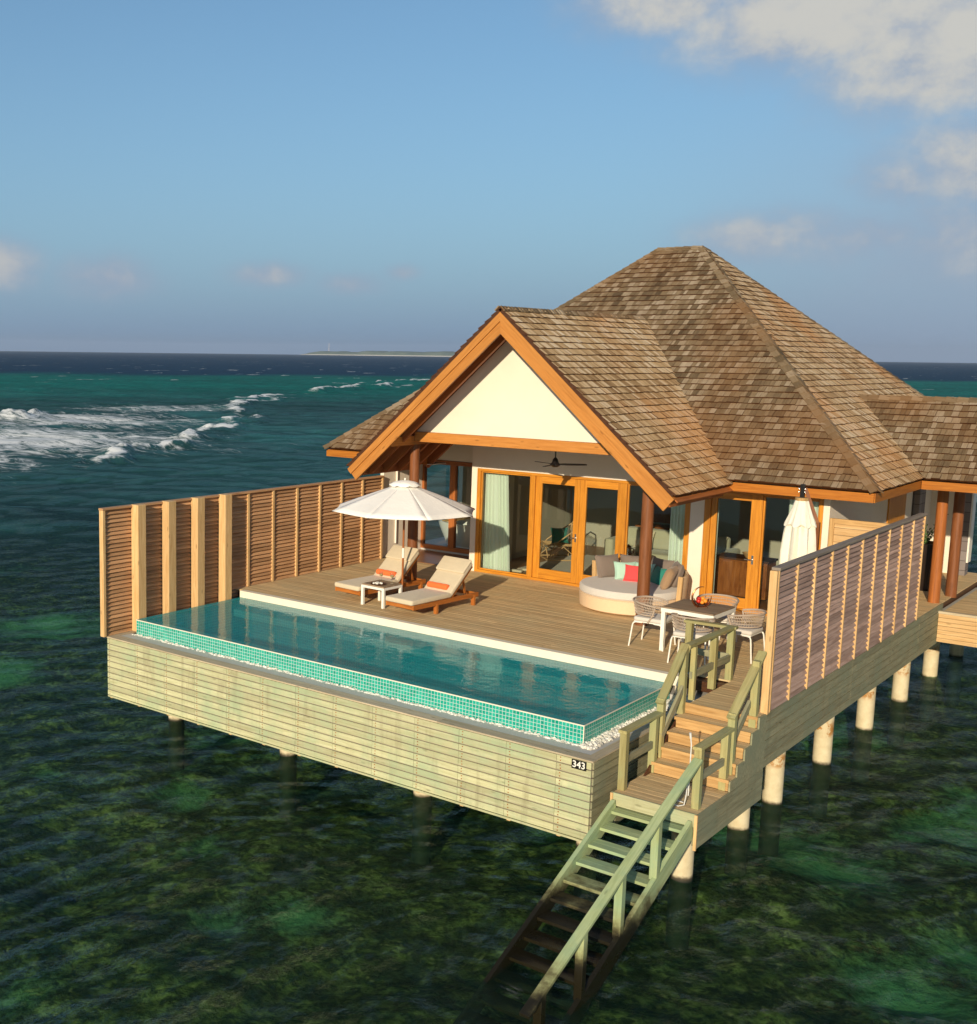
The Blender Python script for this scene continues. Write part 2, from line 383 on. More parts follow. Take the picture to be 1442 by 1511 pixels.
M['innerwall'] = plain('indoor_wall', (.44, .40, .31), rough=.9, var=.03)
M['ceiling'] = plain('indoor_ceiling', (.55, .52, .44), rough=.9, var=.02)
M['porcelain'] = plain('white_porcelain', (.80, .80, .74), rough=.12, var=.01, bmp=0)
M['fruit_o'] = plain('orange_fruit', (.80, .30, .03), rough=.45, var=.1)
M['fruit_r'] = plain('red_fruit', (.55, .03, .02), rough=.35, var=.2)
M['leaf'] = plain('leaf_green', (.10, .17, .05), rough=.5, var=.3)
M['rug'] = fabric('pale_rug', (.45, .38, .28))

def curtain_mat():
    m = bpy.data.materials.new('mint_curtain'); m.use_nodes = True; nt = m.node_tree; b = nt.nodes['Principled BSDF']
    o = nt.nodes['Material Output']; setp(b, Base_Color=(.88, .96, .83), Roughness=.9, Specular_IOR_Level=.1)
    t = nd(nt, 'ShaderNodeBsdfTranslucent', Color=(.88, .96, .83, 1)); mx = nd(nt, 'ShaderNodeMixShader', i0=0.22, i1=b.outputs[0], i2=t.outputs[0]); nt.links.new(mx.outputs[0], o.inputs[0])
    return m
M['curtain'] = curtain_mat()
def pile_mat():
    m, nt, b = mat('pile_concrete')
    pos = nt.nodes.new('ShaderNodeNewGeometry').outputs['Position']; s = nd(nt, 'ShaderNodeSeparateXYZ', Vector=pos)
    n = nd(nt, 'ShaderNodeTexNoise', Vector=pos, Scale=6.0, Detail=8.0, Roughness=.7)
    n2 = nd(nt, 'ShaderNodeTexNoise', Vector=pos, Scale=1.1, Detail=4.0)
    c = ramp(nt, n.outputs[0], [(.3, (.56, .46, .27)), (.7, (.72, .63, .42))])
    zz = mth(nt, 'ADD', s.outputs[2], mth(nt, 'MULTIPLY', mth(nt, 'SUBTRACT', n2.outputs[0], .5), .5))
    band = mth(nt, 'MULTIPLY', maprange(nt, zz, -1.62, -1.46), maprange(nt, zz, -1.36, -1.18, 1, 0))
    rust = mth(nt, 'MULTIPLY', band, maprange(nt, n.outputs[0], .45, .55, 0, .92))
    c = mixc(nt, rust, c, (.38, .15, .012))
    wet = maprange(nt, mth(nt, 'ADD', s.outputs[2], mth(nt, 'MULTIPLY', n.outputs[0], .12)), -2.03, -1.96, .93, 0)
    c = mixc(nt, wet, c, (.030, .020, .010))
    c = mixc(nt, maprange(nt, s.outputs[2], -2.14, -2.06, 1, 0), c, (.006, .011, .006))
    setp(b, Base_Color=c, Roughness=.75); bump(nt, b, n.outputs[0], .3, .01)
    return m
M['pile'] = pile_mat()
def tidal_wood(name):   # treated pine that is algae-black where the sea reaches it
    m = wood(name, (.30, .36, .16), (.46, .52, .27), rough=.7, rv=.25, stain=(.24, .38, .24), stain_amt=.6)
    nt = m.node_tree; b = nt.nodes['Principled BSDF']; src = b.inputs['Base Color'].links[0].from_socket
    pos = nt.nodes.new('ShaderNodeNewGeometry').outputs['Position']; s = nd(nt, 'ShaderNodeSeparateXYZ', Vector=pos)
    n = nd(nt, 'ShaderNodeTexNoise', Vector=pos, Scale=4.0, Detail=6.0, Roughness=.7)
    zz = mth(nt, 'ADD', s.outputs[2], mth(nt, 'MULTIPLY', mth(nt, 'SUBTRACT', n.outputs[0], .5), .5))
    c = mixc(nt, mth(nt, 'MULTIPLY', maprange(nt, zz, -1.62, -1.30, 1, 0), .75), src, (.17, .11, .03))
    c = mixc(nt, maprange(nt, zz, -1.66, -1.42, .98, 0), c, (.010, .008, .004))
    setp(b, Base_Color=c); setp(b, Roughness=maprange(nt, zz, -1.9, -1.5, .25, .7)); return m
M['tidal'] = tidal_wood('tidal_treated_pine')

# ------------------------------------------------------------------ sea, seabed
W0 = -2.09
def vnoise(x, y, seed=0):
    xi = np.floor(x).astype(np.int64); yi = np.floor(y).astype(np.int64); fx = x - xi; fy = y - yi
    fx = fx * fx * fx * (fx * (fx * 6 - 15) + 10); fy = fy * fy * fy * (fy * (fy * 6 - 15) + 10)
    def h(a, b):
        n = (a * 374761393 + b * 668265263 + seed * 144269) & 0xffffffff
        n = ((n ^ (n >> 13)) * 1274126177) & 0xffffffff
        return ((n ^ (n >> 16)) & 0xffff) / 65535.0
    return (h(xi, yi) * (1 - fx) + h(xi + 1, yi) * fx) * (1 - fy) + (h(xi, yi + 1) * (1 - fx) + h(xi + 1, yi + 1) * fx) * fy
def fbm(x, y, oct=5, seed=0, gain=.5):
    s = 0; a = 1; t = 0
    for o in range(oct):
        s = s + a * vnoise(x * 2 ** o + 17.3 * o, y * 2 ** o - 9.1 * o, seed + o); t += a; a *= gain
    return s / t
def sstep(a, b, x):
    t = np.clip((x - a) / (b - a), 0, 1); return t * t * (3 - 2 * t)
def grid_mesh(name, P, nr, na, closed, m, attrs):
    me = bpy.data.meshes.new(name); me.vertices.add(nr * na); me.vertices.foreach_set('co', P.astype('f').ravel())
    i = np.arange(nr - 1)[:, None]; k = np.arange(na if closed else na - 1)[None, :]; l = (k + 1) % na
    q = np.stack([i * na + k, i * na + l, (i + 1) * na + l, (i + 1) * na + k], -1).reshape(-1, 4)
    me.loops.add(q.size); me.loops.foreach_set('vertex_index', q.ravel().astype('i'))
    me.polygons.add(len(q)); me.polygons.foreach_set('loop_start', np.arange(0, q.size, 4, dtype='i'))
    me.polygons.foreach_set('use_smooth', np.ones(len(q), bool))
    for an, v in attrs.items():
        if v.ndim == 2:
            a = me.attributes.new(an, 'FLOAT_COLOR', 'POINT'); a.data.foreach_set('color', np.concatenate([v, np.ones((len(v), 1))], 1).astype('f').ravel())
        else:
            a = me.attributes.new(an, 'FLOAT', 'POINT'); a.data.foreach_set('value', v.astype('f').ravel())
    me.materials.append(m); me.update(calc_edges=True); me.validate()
    o = bpy.data.objects.new(name, me); COL.objects.link(o); return o
def seg_dist(x, y, pts):
    best = np.full(x.shape, 1e9); side = np.zeros(x.shape); par = np.zeros(x.shape); acc = 0; tot = sum(math.hypot(b[0] - a[0], b[1] - a[1]) for a, b in zip(pts, pts[1:]))
    for a, b in zip(pts, pts[1:]):
        dx, dy = b[0] - a[0], b[1] - a[1]; L = math.hypot(dx, dy)
        t = np.clip(((x - a[0]) * dx + (y - a[1]) * dy) / L ** 2, 0, 1)
        ex = x - a[0] - t * dx; ey = y - a[1] - t * dy; d = np.hypot(ex, ey); sg = np.sign(dx * ey - dy * ex)
        k = d < best; best = np.where(k, d, best); side = np.where(k, sg, side); par = np.where(k, (acc + t * L) / tot, par); acc += L
    return best, side, par
# breaking crests: (polyline, height, width, trail of white water behind)
CRESTS = [([(-36, 27), (-38, 30.5), (-41, 34.5), (-44, 39.5), (-49, 48.5), (-56.5, 60.5), (-64, 72), (-76.5, 91)], .45, 1.2, 26),
          ([(-70, 78), (-82, 90), (-93, 101), (-101, 124)], .45, 1.6, 10), ([(-81, 54), (-84, 59), (-85.5, 63.5)], .9, 1.6, 3),
          ([(-112, 140), (-119.5, 153), (-128, 176), (-138, 201)], .8, 2.6, 8), ([(-97, 105), (-106, 122), (-110, 130)], .5, 1.8, 6), ([(-150, 205), (-152, 225), (-150, 240)], .8, 2.5, 6),
          ([(-20, -2), (-22.5, 4), (-24, 8)], .2, .5, 3)]

def build_sea():
    dense = np.radians(np.linspace(-42, 46, 690)); view0 = math.atan2(F_.x, F_.y)
    rest = np.radians(np.linspace(46, 318, 120)[1:-1])
    A = view0 + np.concatenate([dense, rest])
    r = [2.5]
    while r[-1] < 4200: r.append(r[-1] * 1.0062 + .02)
    r = np.array(r); nr, na = len(r), len(A)
    Rg, Ag = np.meshgrid(r, A, indexing='ij'); x = (CAM.x + Rg * np.sin(Ag)).ravel(); y = (CAM.y + Rg * np.cos(Ag)).ravel(); rr = Rg.ravel()
    sp = rr * .0062 + .03
    z = np.zeros_like(x); rng = np.random.RandomState(3)
    wx = x + 2.2 * (fbm(x / 9, y / 9, 3, 5) - .5) * 2; wy = y + 2.2 * (fbm(x / 9 + 40, y / 9, 3, 9) - .5) * 2
    for i in range(34):
        lam = .42 * (16 / .42) ** (i / 33.0); th = math.radians(150 + rng.uniform(-55, 55)); k = 2 * PI / lam
        amp = .0082 * lam ** .62 * rng.uniform(.6, 1.2)
        fade = sstep(2.2, 5.0, lam / sp) * (.55 + .9 * fbm(x / (lam * 4) + i, y / (lam * 4), 2, i))
        if lam > 1.1: fade = fade * ((.30 if lam < 3 else .16) + 1.25 * sstep(26, 75, rr))
        z += amp * fade * np.sin(k * (wx * math.cos(th) + wy * math.sin(th)) + rng.uniform(0, 6.28))
    foam = np.zeros_like(x)
    for pts, h, wd, tr in CRESTS:
        lo = np.array(pts).min(0) - tr - 14; hi = np.array(pts).max(0) + tr + 14
        sel = np.where((x > lo[0]) & (x < hi[0]) & (y > lo[1]) & (y < hi[1]))[0]
        if not len(sel): continue
        xs, ys = x[sel], y[sel]; wob = 5.5 * (fbm(xs / 5, ys / 5, 5, 21, .6) - .5)
        d, s, t = seg_dist(xs + wob, ys + wob * .6, pts)
        ends = sstep(0, .12, t) * sstep(1, .8, t); ragged = sstep(.36, .66, fbm(xs / 2.6, ys / 2.6, 5, 31, .62))
        z[sel] += h * np.exp(-(d / wd) ** 2) * ends * (.5 + .55 * ragged + .25 * (fbm(xs / .8, ys / .8, 3, 35) - .5))
        off = d * s
        front = np.exp(-((off - wd * .2) / (wd * .8)) ** 2) * ends * (.70 + .42 * ragged)
        sea_side = np.where(s > 0, np.exp(-d / tr), 0) * sstep(1.0, .55, t) * .66
        foam[sel] = np.maximum(foam[sel], np.maximum(front * 1.25, sea_side))
    # white water washing over the reef flat, and scattered whitecaps far out
    for (fx_, fy_, fa, fb_, fs_) in [(-60, 40, 26, 22, 1.12), (-76, 60, 24, 20, 1.05), (-52, 27, 18, 13, 1.1), (-88, 82, 20, 18, .92), (-64, 22, 22, 18, 1.0), (-100, 150, 30, 26, .55)]:
        d = np.hypot((x - fx_) / fa, (y - fy_) / fb_); foam = np.maximum(foam, fs_ * np.exp(-d ** 2 * 1.1))
    cap = sstep(.735, .80, fbm(x / 6 + y / 30, y / 14, 3, 77)) * sstep(110, 240, rr) * .95
    foam = np.maximum(foam, cap)
    # wet splash round the foot of the stairs
    foam = np.maximum(foam, .74 * np.exp(-(((x - 10.4) / .7) ** 2 + ((y + 2.95) / .30) ** 2)))
    edge = -.75 * x + .66 * y + 110 * (fbm(x / 90, y / 90, 5, 51) - .5) + 14 * (fbm(x / 12, y / 12, 3, 53) - .5)
    c_reef = np.array([.008, .030, .024]); c_flat = np.array([.020, .074, .066]); c_turq = np.array([.004, .150, .118]); c_navy = np.array([.005, .036, .082])
    n = fbm(x / 26, y / 26, 4, 61)[:, None]
    t1 = sstep(22, 60, edge)[:, None]; t2 = sstep(135, 235, edge)[:, None]; t3 = sstep(290, 365, edge)[:, None]
    c = c_reef * (1 - t1) + c_flat * t1 * (.75 + .5 * n); c = c * (1 - t2) + c_turq * t2 * (.7 + .6 * n); c = c * (1 - t3) + c_navy * t3
    pale = sstep(.56, .75, fbm(x / 11 + 7, y / 11, 4, 71)) * (1 - sstep(150, 240, edge))
    c = c + pale[:, None] * np.array([.006, .05, .045])
    body = np.maximum(sstep(5, 55, edge - 3), .06)
    m = bpy.data.materials.new('sea_water'); m.use_nodes = True; nt = m.node_tree; nt.nodes.clear(); o = nt.nodes.new('ShaderNodeOutputMaterial')
    geo = nt.nodes.new('ShaderNodeNewGeometry'); pos = geo.outputs['Position']
    cdn = nt.nodes.new('ShaderNodeVectorMath'); cdn.operation = 'LENGTH'; nt.links.new(pos, cdn.inputs[0]); dist = cdn.outputs['Value']
    mp = nd(nt, 'ShaderNodeMapping', Vector=pos); mp.inputs['Rotation'].default_value = (0, 0, math.radians(62)); mp.inputs['Scale'].default_value = (1.0, .45, 1)
    na_ = nd(nt, 'ShaderNodeTexNoise', Vector=mp.outputs[0], Scale=4.2, Detail=8.0, Roughness=.66, Distortion=.6)
    nb_ = nd(nt, 'ShaderNodeTexNoise', Vector=mp.outputs[0], Scale=.8, Detail=8.0, Roughness=.66)
    near = maprange(nt, dist, 15, 160, 1, 0)
    h = mth(nt, 'ADD', mth(nt, 'MULTIPLY', na_.outputs[0], mth(nt, 'MULTIPLY', near, .20)), mth(nt, 'MULTIPLY', nb_.outputs[0], mth(nt, 'SUBTRACT', 1.75, near)))
    bp = nd(nt, 'ShaderNodeBump', Height=h, Strength=.75, Distance=.55)
    fr = fresnel(nt, 1.33, bp.outputs[0])
    f = mth(nt, 'MINIMUM', mth(nt, 'MULTIPLY', fr.outputs[0], .42), maprange(nt, dist, 20, 220, .20, .06))
    gl = nd(nt, 'ShaderNodeBsdfGlossy', Color=(.78, .95, .95, 1), Roughness=.06, Normal=bp.outputs[0])
    tr = nd(nt, 'ShaderNodeBsdfTransparent', Color=(.56, .75, .54, 1))
    wc = attr(nt, 'wcol').outputs['Color']; bd = attr(nt, 'body').outputs['Fac']
    k = mth(nt, 'ADD', .25, mth(nt, 'MULTIPLY', nb_.outputs[0], 1.5))
    df = nd(nt, 'ShaderNodeBsdfDiffuse', Color=mixc(nt, 1.0, wc, nd(nt, 'ShaderNodeCombineColor', i0=k, i1=k, i2=k).outputs[0], 'MULTIPLY'), Normal=bp.outputs[0])
    under = nd(nt, 'ShaderNodeMixShader', i0=bd, i1=tr.outputs[0], i2=df.outputs[0])
    wet = nd(nt, 'ShaderNodeMixShader', i0=f, i1=under.outputs[0], i2=gl.outputs[0])
    fo = attr(nt, 'foam').outputs['Fac']
    mpf = nd(nt, 'ShaderNodeMapping', Vector=pos); mpf.inputs['Rotation'].default_value = (0, 0, math.radians(-28)); mpf.inputs['Scale'].default_value = (.35, 1.0, 1)
    fn = nd(nt, 'ShaderNodeTexNoise', Vector=mpf.outputs[0], Scale=.8, Detail=11.0, Roughness=.74, Distortion=1.6)
    fm = maprange(nt, mth(nt, 'ADD', fo, mth(nt, 'MULTIPLY', mth(nt, 'SUBTRACT', fn.outputs[0], .5), 2.2)), .70, 1.22)
    fm = mth(nt, 'MULTIPLY', fm, maprange(nt, fo, .04, .2))
    fd = nd(nt, 'ShaderNodeBsdfDiffuse', Color=(.80, .82, .80, 1))
    mx = nd(nt, 'ShaderNodeMixShader', i0=fm, i1=wet.outputs[0], i2=fd.outputs[0]); nt.links.new(mx.outputs[0], o.inputs[0])
    ob = grid_mesh('sea', np.stack([x, y, z + W0], 1), nr, na, True, m, {'wcol': c, 'body': body, 'foam': foam})
    tag(ob, 'choppy sea over a coral reef with breaking waves', None, kind='structure')
build_sea()

def build_seabed():
    nx, ny = 420, 420; gx = np.linspace(-60, 45, nx); gy = np.linspace(-25, 60, ny)
    yy, xx = np.meshgrid(gy, gx, indexing='ij'); x = xx.ravel(); y = yy.ravel()
    n = fbm(x / 3.2, y / 3.2, 6, 11, .58); big = fbm(x / 14, y / 14, 3, 13)
    sand = sstep(.60, .72, fbm(x / 4.5 + 30, y / 4.5, 4, 15)) * .55
    for (sx, sy, sr, st) in [(-11.4, 7, 2.2, 1.0), (-7.7, 3, 1.3, .9), (9.8, 5.0, 1.6, .7), (11.5, 4.7, 1.0, .75), (13.2, 1.9, .85, 1.15), (13.6, 3.4, .8, .7), (5.4, -2.5, .55, .7), (6.1, -1.7, .6, .8), (3.4, -.9, .6, .5), (0, 3.4, 1.8, .45), (4.8, -5.6, .6, .5)]:
        d = np.hypot(x - sx, y - sy) / sr; sand = np.maximum(sand, st * np.exp(-d ** 2) * (.35 + 1.1 * fbm(x * 1.3, y * 1.3, 4, 17)))
    z = np.minimum(-2.95 + .9 * (n - .5) + .7 * (big - .5) - .2 * np.clip(sand, 0, 1), -2.36)
    z -= .09 * np.clip(-x - 6, 0, 60) * .5
    m, nt, b = mat('reef'); pos = nt.nodes.new('ShaderNodeNewGeometry').outputs['Position']
    wv = nd(nt, 'ShaderNodeTexNoise', Vector=pos, Scale=2.0, Detail=4.0); wp_ = nt.nodes.new('ShaderNodeVectorMath'); wp_.operation = 'MULTIPLY_ADD'; nt.links.new(wv.outputs['Color'], wp_.inputs[0]); wp_.inputs[1].default_value = (.5, .5, 0); nt.links.new(pos, wp_.inputs[2])
    v = nd(nt, 'ShaderNodeTexVoronoi', Vector=wp_.outputs[0], Scale=2.3); v2 = nd(nt, 'ShaderNodeTexVoronoi', Vector=wp_.outputs[0], Scale=5.5); n1 = nd(nt, 'ShaderNodeTexNoise', Vector=pos, Scale=1.7, Detail=12.0, Roughness=.74, Distortion=.25)
    n2 = nd(nt, 'ShaderNodeTexNoise', Vector=pos, Scale=6.5, Detail=8.0, Roughness=.68, Distortion=.2)
    c = ramp(nt, n1.outputs[0], [(.34, (.014, .018, .008)), (.45, (.09, .105, .036)), (.55, (.25, .27, .085)), (.68, (.56, .50, .20))])
    c = mixc(nt, maprange(nt, n2.outputs[0], .40, .58, .85, 0), c, (.010, .014, .007))
    c = mixc(nt, maprange(nt, v.outputs[0], .28, .62, 0, .60), c, (.016, .022, .011))
    c = mixc(nt, mth(nt, 'MULTIPLY', maprange(nt, v2.outputs[0], .10, .34, .75, 0), maprange(nt, n1.outputs[0], .46, .62)), c, (.46, .40, .17))
    c = mixc(nt, maprange(nt, mth(nt, 'ADD', attr(nt, 'sand').outputs['Fac'], mth(nt, 'ADD', mth(nt, 'MULTIPLY', mth(nt, 'SUBTRACT', n1.outputs[0], .5), 1.5), mth(nt, 'MULTIPLY', mth(nt, 'SUBTRACT', n2.outputs[0], .5), .7))), .10, 1.0, 0, .80), c, (.16, .42, .28))
    setp(b, Base_Color=c, Roughness=1.0, Specular_IOR_Level=0.0); bump(nt, b, n2.outputs[0], .8, .15)
    ob = grid_mesh('seabed', np.stack([x, y, z], 1), ny, nx, False, m, {'sand': sand})
    tag(ob, 'dark coral reef and pale sand under clear water', None, kind='structure')
build_seabed()

def build_island():
    m, nt, b = mat('island_green'); pos = nt.nodes.new('ShaderNodeNewGeometry').outputs['Position']
    s = nd(nt, 'ShaderNodeSeparateXYZ', Vector=pos); n = nd(nt, 'ShaderNodeTexNoise', Vector=pos, Scale=.03, Detail=5.0)
    c = ramp(nt, n.outputs[0], [(.35, (.09, .13, .09)), (.7, (.16, .20, .13))])
    c = mixc(nt, maprange(nt, s.outputs[2], -.2, 1.2, 1, 0), c, (.55, .52, .44)); setp(b, Base_Color=c, Roughness=1.0, Specular_IOR_Level=0.0)
    A = np.array([-2560., 2990.]); B = np.array([-1400., 3140.]); na, nr = 160, 9
    t = np.linspace(0, 1, na)[None, :]; u = np.linspace(-1, 1, nr)[:, None]; d = (B - A) / np.linalg.norm(B - A); pn = np.array([-d[1], d[0]])
    hh = (7 + 8 * fbm(t * 26, t * 0, 4, 3) + 4 * fbm(t * 120, t * 0, 2, 8)) * sstep(0, .09, t) * sstep(1, .9, t)
    prof = np.clip(1.15 - np.abs(u) ** 4 * 1.25, -.1, 1)
    x = A[0] + (B - A)[0] * t + pn[0] * u * 60; y = A[1] + (B - A)[1] * t + pn[1] * u * 60
    z = W0 - .6 + hh * prof + .9 * (1 - u ** 2)
    o = grid_mesh('island', np.stack([x + 0 * z, y + 0 * z, z], -1).reshape(-1, 3), nr, na, False, m, {})
    tag(o, 'low green island on the horizon with a pale beach', None, kind='structure')
    t = thing('radio_mast', 'slender pale mast rising above the distant island', 'mast', (-2455, 3002, 6))
    mb = MB(); mb.tube([(-2455, 3002, 6), (-2455, 3002, 36)], [1.0, .6], 6); mb.build('lattice', plain('mast_paint', (.72, .62, .58), bmp=0), t)
    mb = MB(); mb.ball((-2455, 3002, 36.5), 1.0, nu=8, nv=6); mb.build('lamp_head', plain('mast_head', (.6, .5, .48), bmp=0), t)
build_island()

# ------------------------------------------------------------------ timber deck, skirt, pool
DX0, DX1, ZS, ZB = -.04, 10.96, -.393, -1.488
PX0, PX1, PY0, PY1, PZ = .23, 9.24, .48, 3.26, -.123
def boards_x(mb, x0, x1, y0, y1, z, wd=.118, gap=.006, th=.028, seg=3.4):
    y = y0
    while y < y1 - .01:
        ye_ = min(y + wd, y1); x = x0; first = True
        while x < x1 - .01:
            L = random.uniform(.35, 1) * seg if first else seg; first = False
            xe = min(x + L, x1)
            if x1 - xe < .4: xe = x1
            mb.box(x + .001, xe - .003, y, ye_ - gap, z - th, z - random.uniform(0, .002)); x = xe
        y += wd
deck = thing('sun_deck', 'weathered timber sun deck on stilts carrying the pool and loungers', 'deck', (5.5, 4.0, 0))
mb = MB()
boards_x(mb, DX0, 2.26, PY1 + .14, 10.02, 0); boards_x(mb, 2.26, 9.40, PY1 + .14, 8.54, 0)
boards_x(mb, 9.40, 10.02, 3.62, 8.54, 0); boards_x(mb, 10.02, DX1, 2.08, 8.54, 0); boards_x(mb, 9.80, DX1, 8.54, 16.5, 0)
mb.build('deck_boards', M['deck'], deck)
mb = MB(); mb.box(DX0 + .02, DX1 - .06, 3.44, 16.4, -.2, -.045); mb.build('joists', M['darkwood'], deck)
def skirt(name, p0, p1, z0, z1, rows, m, nrm, seg=3.05, batt=.76, th=.022, bat=True, proud=.004):
    p0 = V(p0); p1 = V(p1); d = (p1 - p0); L = d.length; d.normalize(); nrm = V(nrm); mb = MB(); pitch = (z1 - z0) / rows
    for i in range(rows):
        zc = z0 + pitch * (i + .5); x = 0; first = True
        while x < L - .01:
            l = batt if bat else seg; xe = min(x + l, L)
            if L - xe < .3: xe = L
            if x == 0 or int(x / seg + .01) != int((x - l) / seg + .01): rb = random.random()
            c = p0 + d * ((x + xe) / 2) + nrm * (th / 2 + random.uniform(0, proud)); c.z = zc
            mb.obox(c, (d, nrm, Z), ((xe - x) / 2 - .0025, th / 2, pitch / 2 - .0095), 0, min(1, max(0, rb + random.uniform(-.12, .12)))); x = xe
    o = mb.build(name, m, deck)
    mb = MB(); c = p0 + d * (L / 2) - nrm * .003; mb.obox((c.x, c.y, (z0 + z1) / 2), (d, nrm, Z), (L / 2 - .01, .002, (z1 - z0) / 2 - .01)); mb.build('skirt_backing', M['rail_grey'], deck)
    if bat:
        mb = MB(); c = p0 + d * (L / 2) + nrm * .006; mb.obox((c.x, c.y, z0 - .016), (d, nrm, Z), (L / 2 - .01, .026, .014)); mb.build('bottom_strip', M['pine'], deck)
        mb = MB(); x = .06
        while x < L - .02:
            for i in range(rows):
                for q in (-.022, .022):
                    c = p0 + d * (x + random.uniform(-.004, .004)) + nrm * (th + proud); mb.obox((c.x, c.y, z0 + pitch * (i + .5) + q), (d, nrm, Z), (.0075, .0015, .0075))
            x += batt
        mb.build('screw_rows', M['rafter'], deck)['kind'] = 'stuff'
        x = .06
        while x < L:
            mb = MB(); c = p0 + d * x - nrm * .032; mb.obox((c.x, c.y, (z0 + z1) / 2 - .03), (d, nrm, Z), (.028, .025, (z1 - z0) / 2 + .03)); x += batt
            mb.build('skirt_batten', M['post'], deck)
    return o
skirt('front_skirt', (0, 0, 0), (9.62, 0, 0), ZB, ZS - .022, 10, M['pine'], (0, -1, 0))
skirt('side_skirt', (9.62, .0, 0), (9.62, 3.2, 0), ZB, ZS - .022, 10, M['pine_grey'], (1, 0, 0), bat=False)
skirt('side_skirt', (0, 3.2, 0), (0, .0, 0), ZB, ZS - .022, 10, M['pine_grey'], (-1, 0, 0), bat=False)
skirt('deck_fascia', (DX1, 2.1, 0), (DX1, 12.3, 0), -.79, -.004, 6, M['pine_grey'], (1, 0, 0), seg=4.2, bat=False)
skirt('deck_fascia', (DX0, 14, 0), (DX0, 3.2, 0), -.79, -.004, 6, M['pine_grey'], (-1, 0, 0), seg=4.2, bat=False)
mb = MB()   # capping boards round the pebble bed
for x in range(4): mb.box(-.03 + x * 2.42, -.03 + (x + 1) * 2.42 - .004, -.03, .185, ZS - .022, ZS)
mb.box(9.50, 9.645, .188, 3.55, ZS - .022, ZS); mb.box(-.03, .10, .188, 3.2, ZS - .022, ZS); mb.build('capping', M['cap'], deck)
mb = MB(); mb.box(.11, 9.495, .19, .475, ZS - .16, ZS - .006); mb.box(9.33, 9.495, .365, 3.5, ZS - .16, ZS - .012); mb.build('gutter_slab', M['concrete'], deck)
mb = MB(); mb.box(.05, 9.55, .05, 3.3, ZB - .06, ZB + .18); mb.box(.3, 10.9, 3.3, 16.3, -.75, -.3); mb.build('slab', M['concrete'], deck)

def pebble_mesh(n, regions):
    mb = MB(); ico = [(0, 0, 1), (.89, 0, .45), (.28, .85, .45), (-.72, .53, .45), (-.72, -.53, .45), (.28, -.85, .45), (.72, .53, -.45), (-.28, .85, -.45), (-.89, 0, -.45), (-.28, -.85, -.45), (.72, -.53, -.45), (0, 0, -1)]
    fc = [(0, 1, 2), (0, 2, 3), (0, 3, 4), (0, 4, 5), (0, 5, 1), (1, 6, 2), (2, 7, 3), (3, 8, 4), (4, 9, 5), (5, 10, 1), (6, 7, 2), (7, 8, 3), (8, 9, 4), (9, 10, 5), (10, 6, 1), (11, 7, 6), (11, 8, 7), (11, 9, 8), (11, 10, 9), (11, 6, 10)]
    for (x0, x1, y0, y1, z, cnt) in regions:
        for i in range(cnt):
            r = random.uniform(.014, .032); c = V((random.uniform(x0, x1), random.uniform(y0, y1), z + random.uniform(0, .03)))
            rot = Matrix.Rotation(random.uniform(0, 6.28), 3, V((random.random(), random.random(), random.random() + .1)).normalized())
            mb.add([c + rot @ V((a * r * 1.25, b * r, q * r * .75)) for a, b, q in ico], fc)
    return mb
def pebble_mat():
    m, nt, b = mat('white_pebbles'); r = attr(nt, 'rnd').outputs['Fac']
    setp(b, Base_Color=ramp(nt, r, [(0, (.45, .42, .36)), (.4, (.70, .67, .58)), (1, (.86, .83, .76))]), Roughness=.8); return m
o = pebble_mesh(0, [(.2, 9.3, .405, .478, ZS - .036, 1700), (9.245, 9.42, .37, 3.5, ZS - .01, 1100)]).build('pebbles', pebble_mat(), None, smooth=False)
tag(o, 'white pebbles filling the gutter round the pool wall', None, kind='stuff')

pool = thing('swimming_pool', 'raised turquoise mosaic infinity pool along the deck edge', 'pool', (4.7, 1.9, -1.4))
WT = .16
def quad(mb, p, u, v, du, dv, m=0, o=(0, 0)):   # flat quad with metric tile coordinates
    p = V(p); u = V(u); v = V(v)
    mb.add([p, p + u * du, p + u * du + v * dv, p + v * dv], [(0, 1, 2, 3)], m, None, [(o[0], o[1], 0), (o[0] + du, o[1], 0), (o[0] + du, o[1] + dv, 0), (o[0], o[1] + dv, 0)])
mb = MB(); H = .40
quad(mb, (PX0, PY0, PZ - H), X, Z, PX1 - PX0, H); quad(mb, (PX1, PY0, PZ - H), Y, Z, PY1 - PY0, H)
quad(mb, (PX0, PY1, PZ - H), -Y, Z, PY1 - PY0, H)
mb.build('mosaic_wall', M['tile'], pool)
mb = MB(); ZF = -1.25      # inner faces, floor, rim, shallow ledge
quad(mb, (PX1 - WT, PY0 + WT, ZF), -X, Z, PX1 - PX0 - 2 * WT, PZ - ZF); quad(mb, (PX0 + WT, PY1, ZF), X, Z, PX1 - PX0 - 2 * WT, PZ - ZF + .0)
quad(mb, (PX0 + WT, PY0 + WT, ZF), Y, Z, PY1 - PY0 - WT, PZ - ZF); quad(mb, (PX1 - WT, PY1, ZF), -Y, Z, PY1 - PY0 - WT, PZ - ZF)
quad(mb, (PX0, PY0, ZF), X, Y, PX1 - PX0, PY1 - PY0)
mb.build('basin', M['tile_in'], pool)
mb = MB()
quad(mb, (PX0, PY0, PZ), X, Y, PX1 - PX0, WT); quad(mb, (PX0, PY0 + WT, PZ), X, Y, WT, PY1 - PY0 - WT); quad(mb, (PX1 - WT, PY0 + WT, PZ), X, Y, WT, PY1 - PY0 - WT)
quad(mb, (PX0 + WT, PY1 - .36, PZ - .16), X, Y, PX1 - PX0 - 2 * WT, .36); quad(mb, (PX0 + WT, PY1 - .36, PZ - .30), X, Z, PX1 - PX0 - 2 * WT, .14)
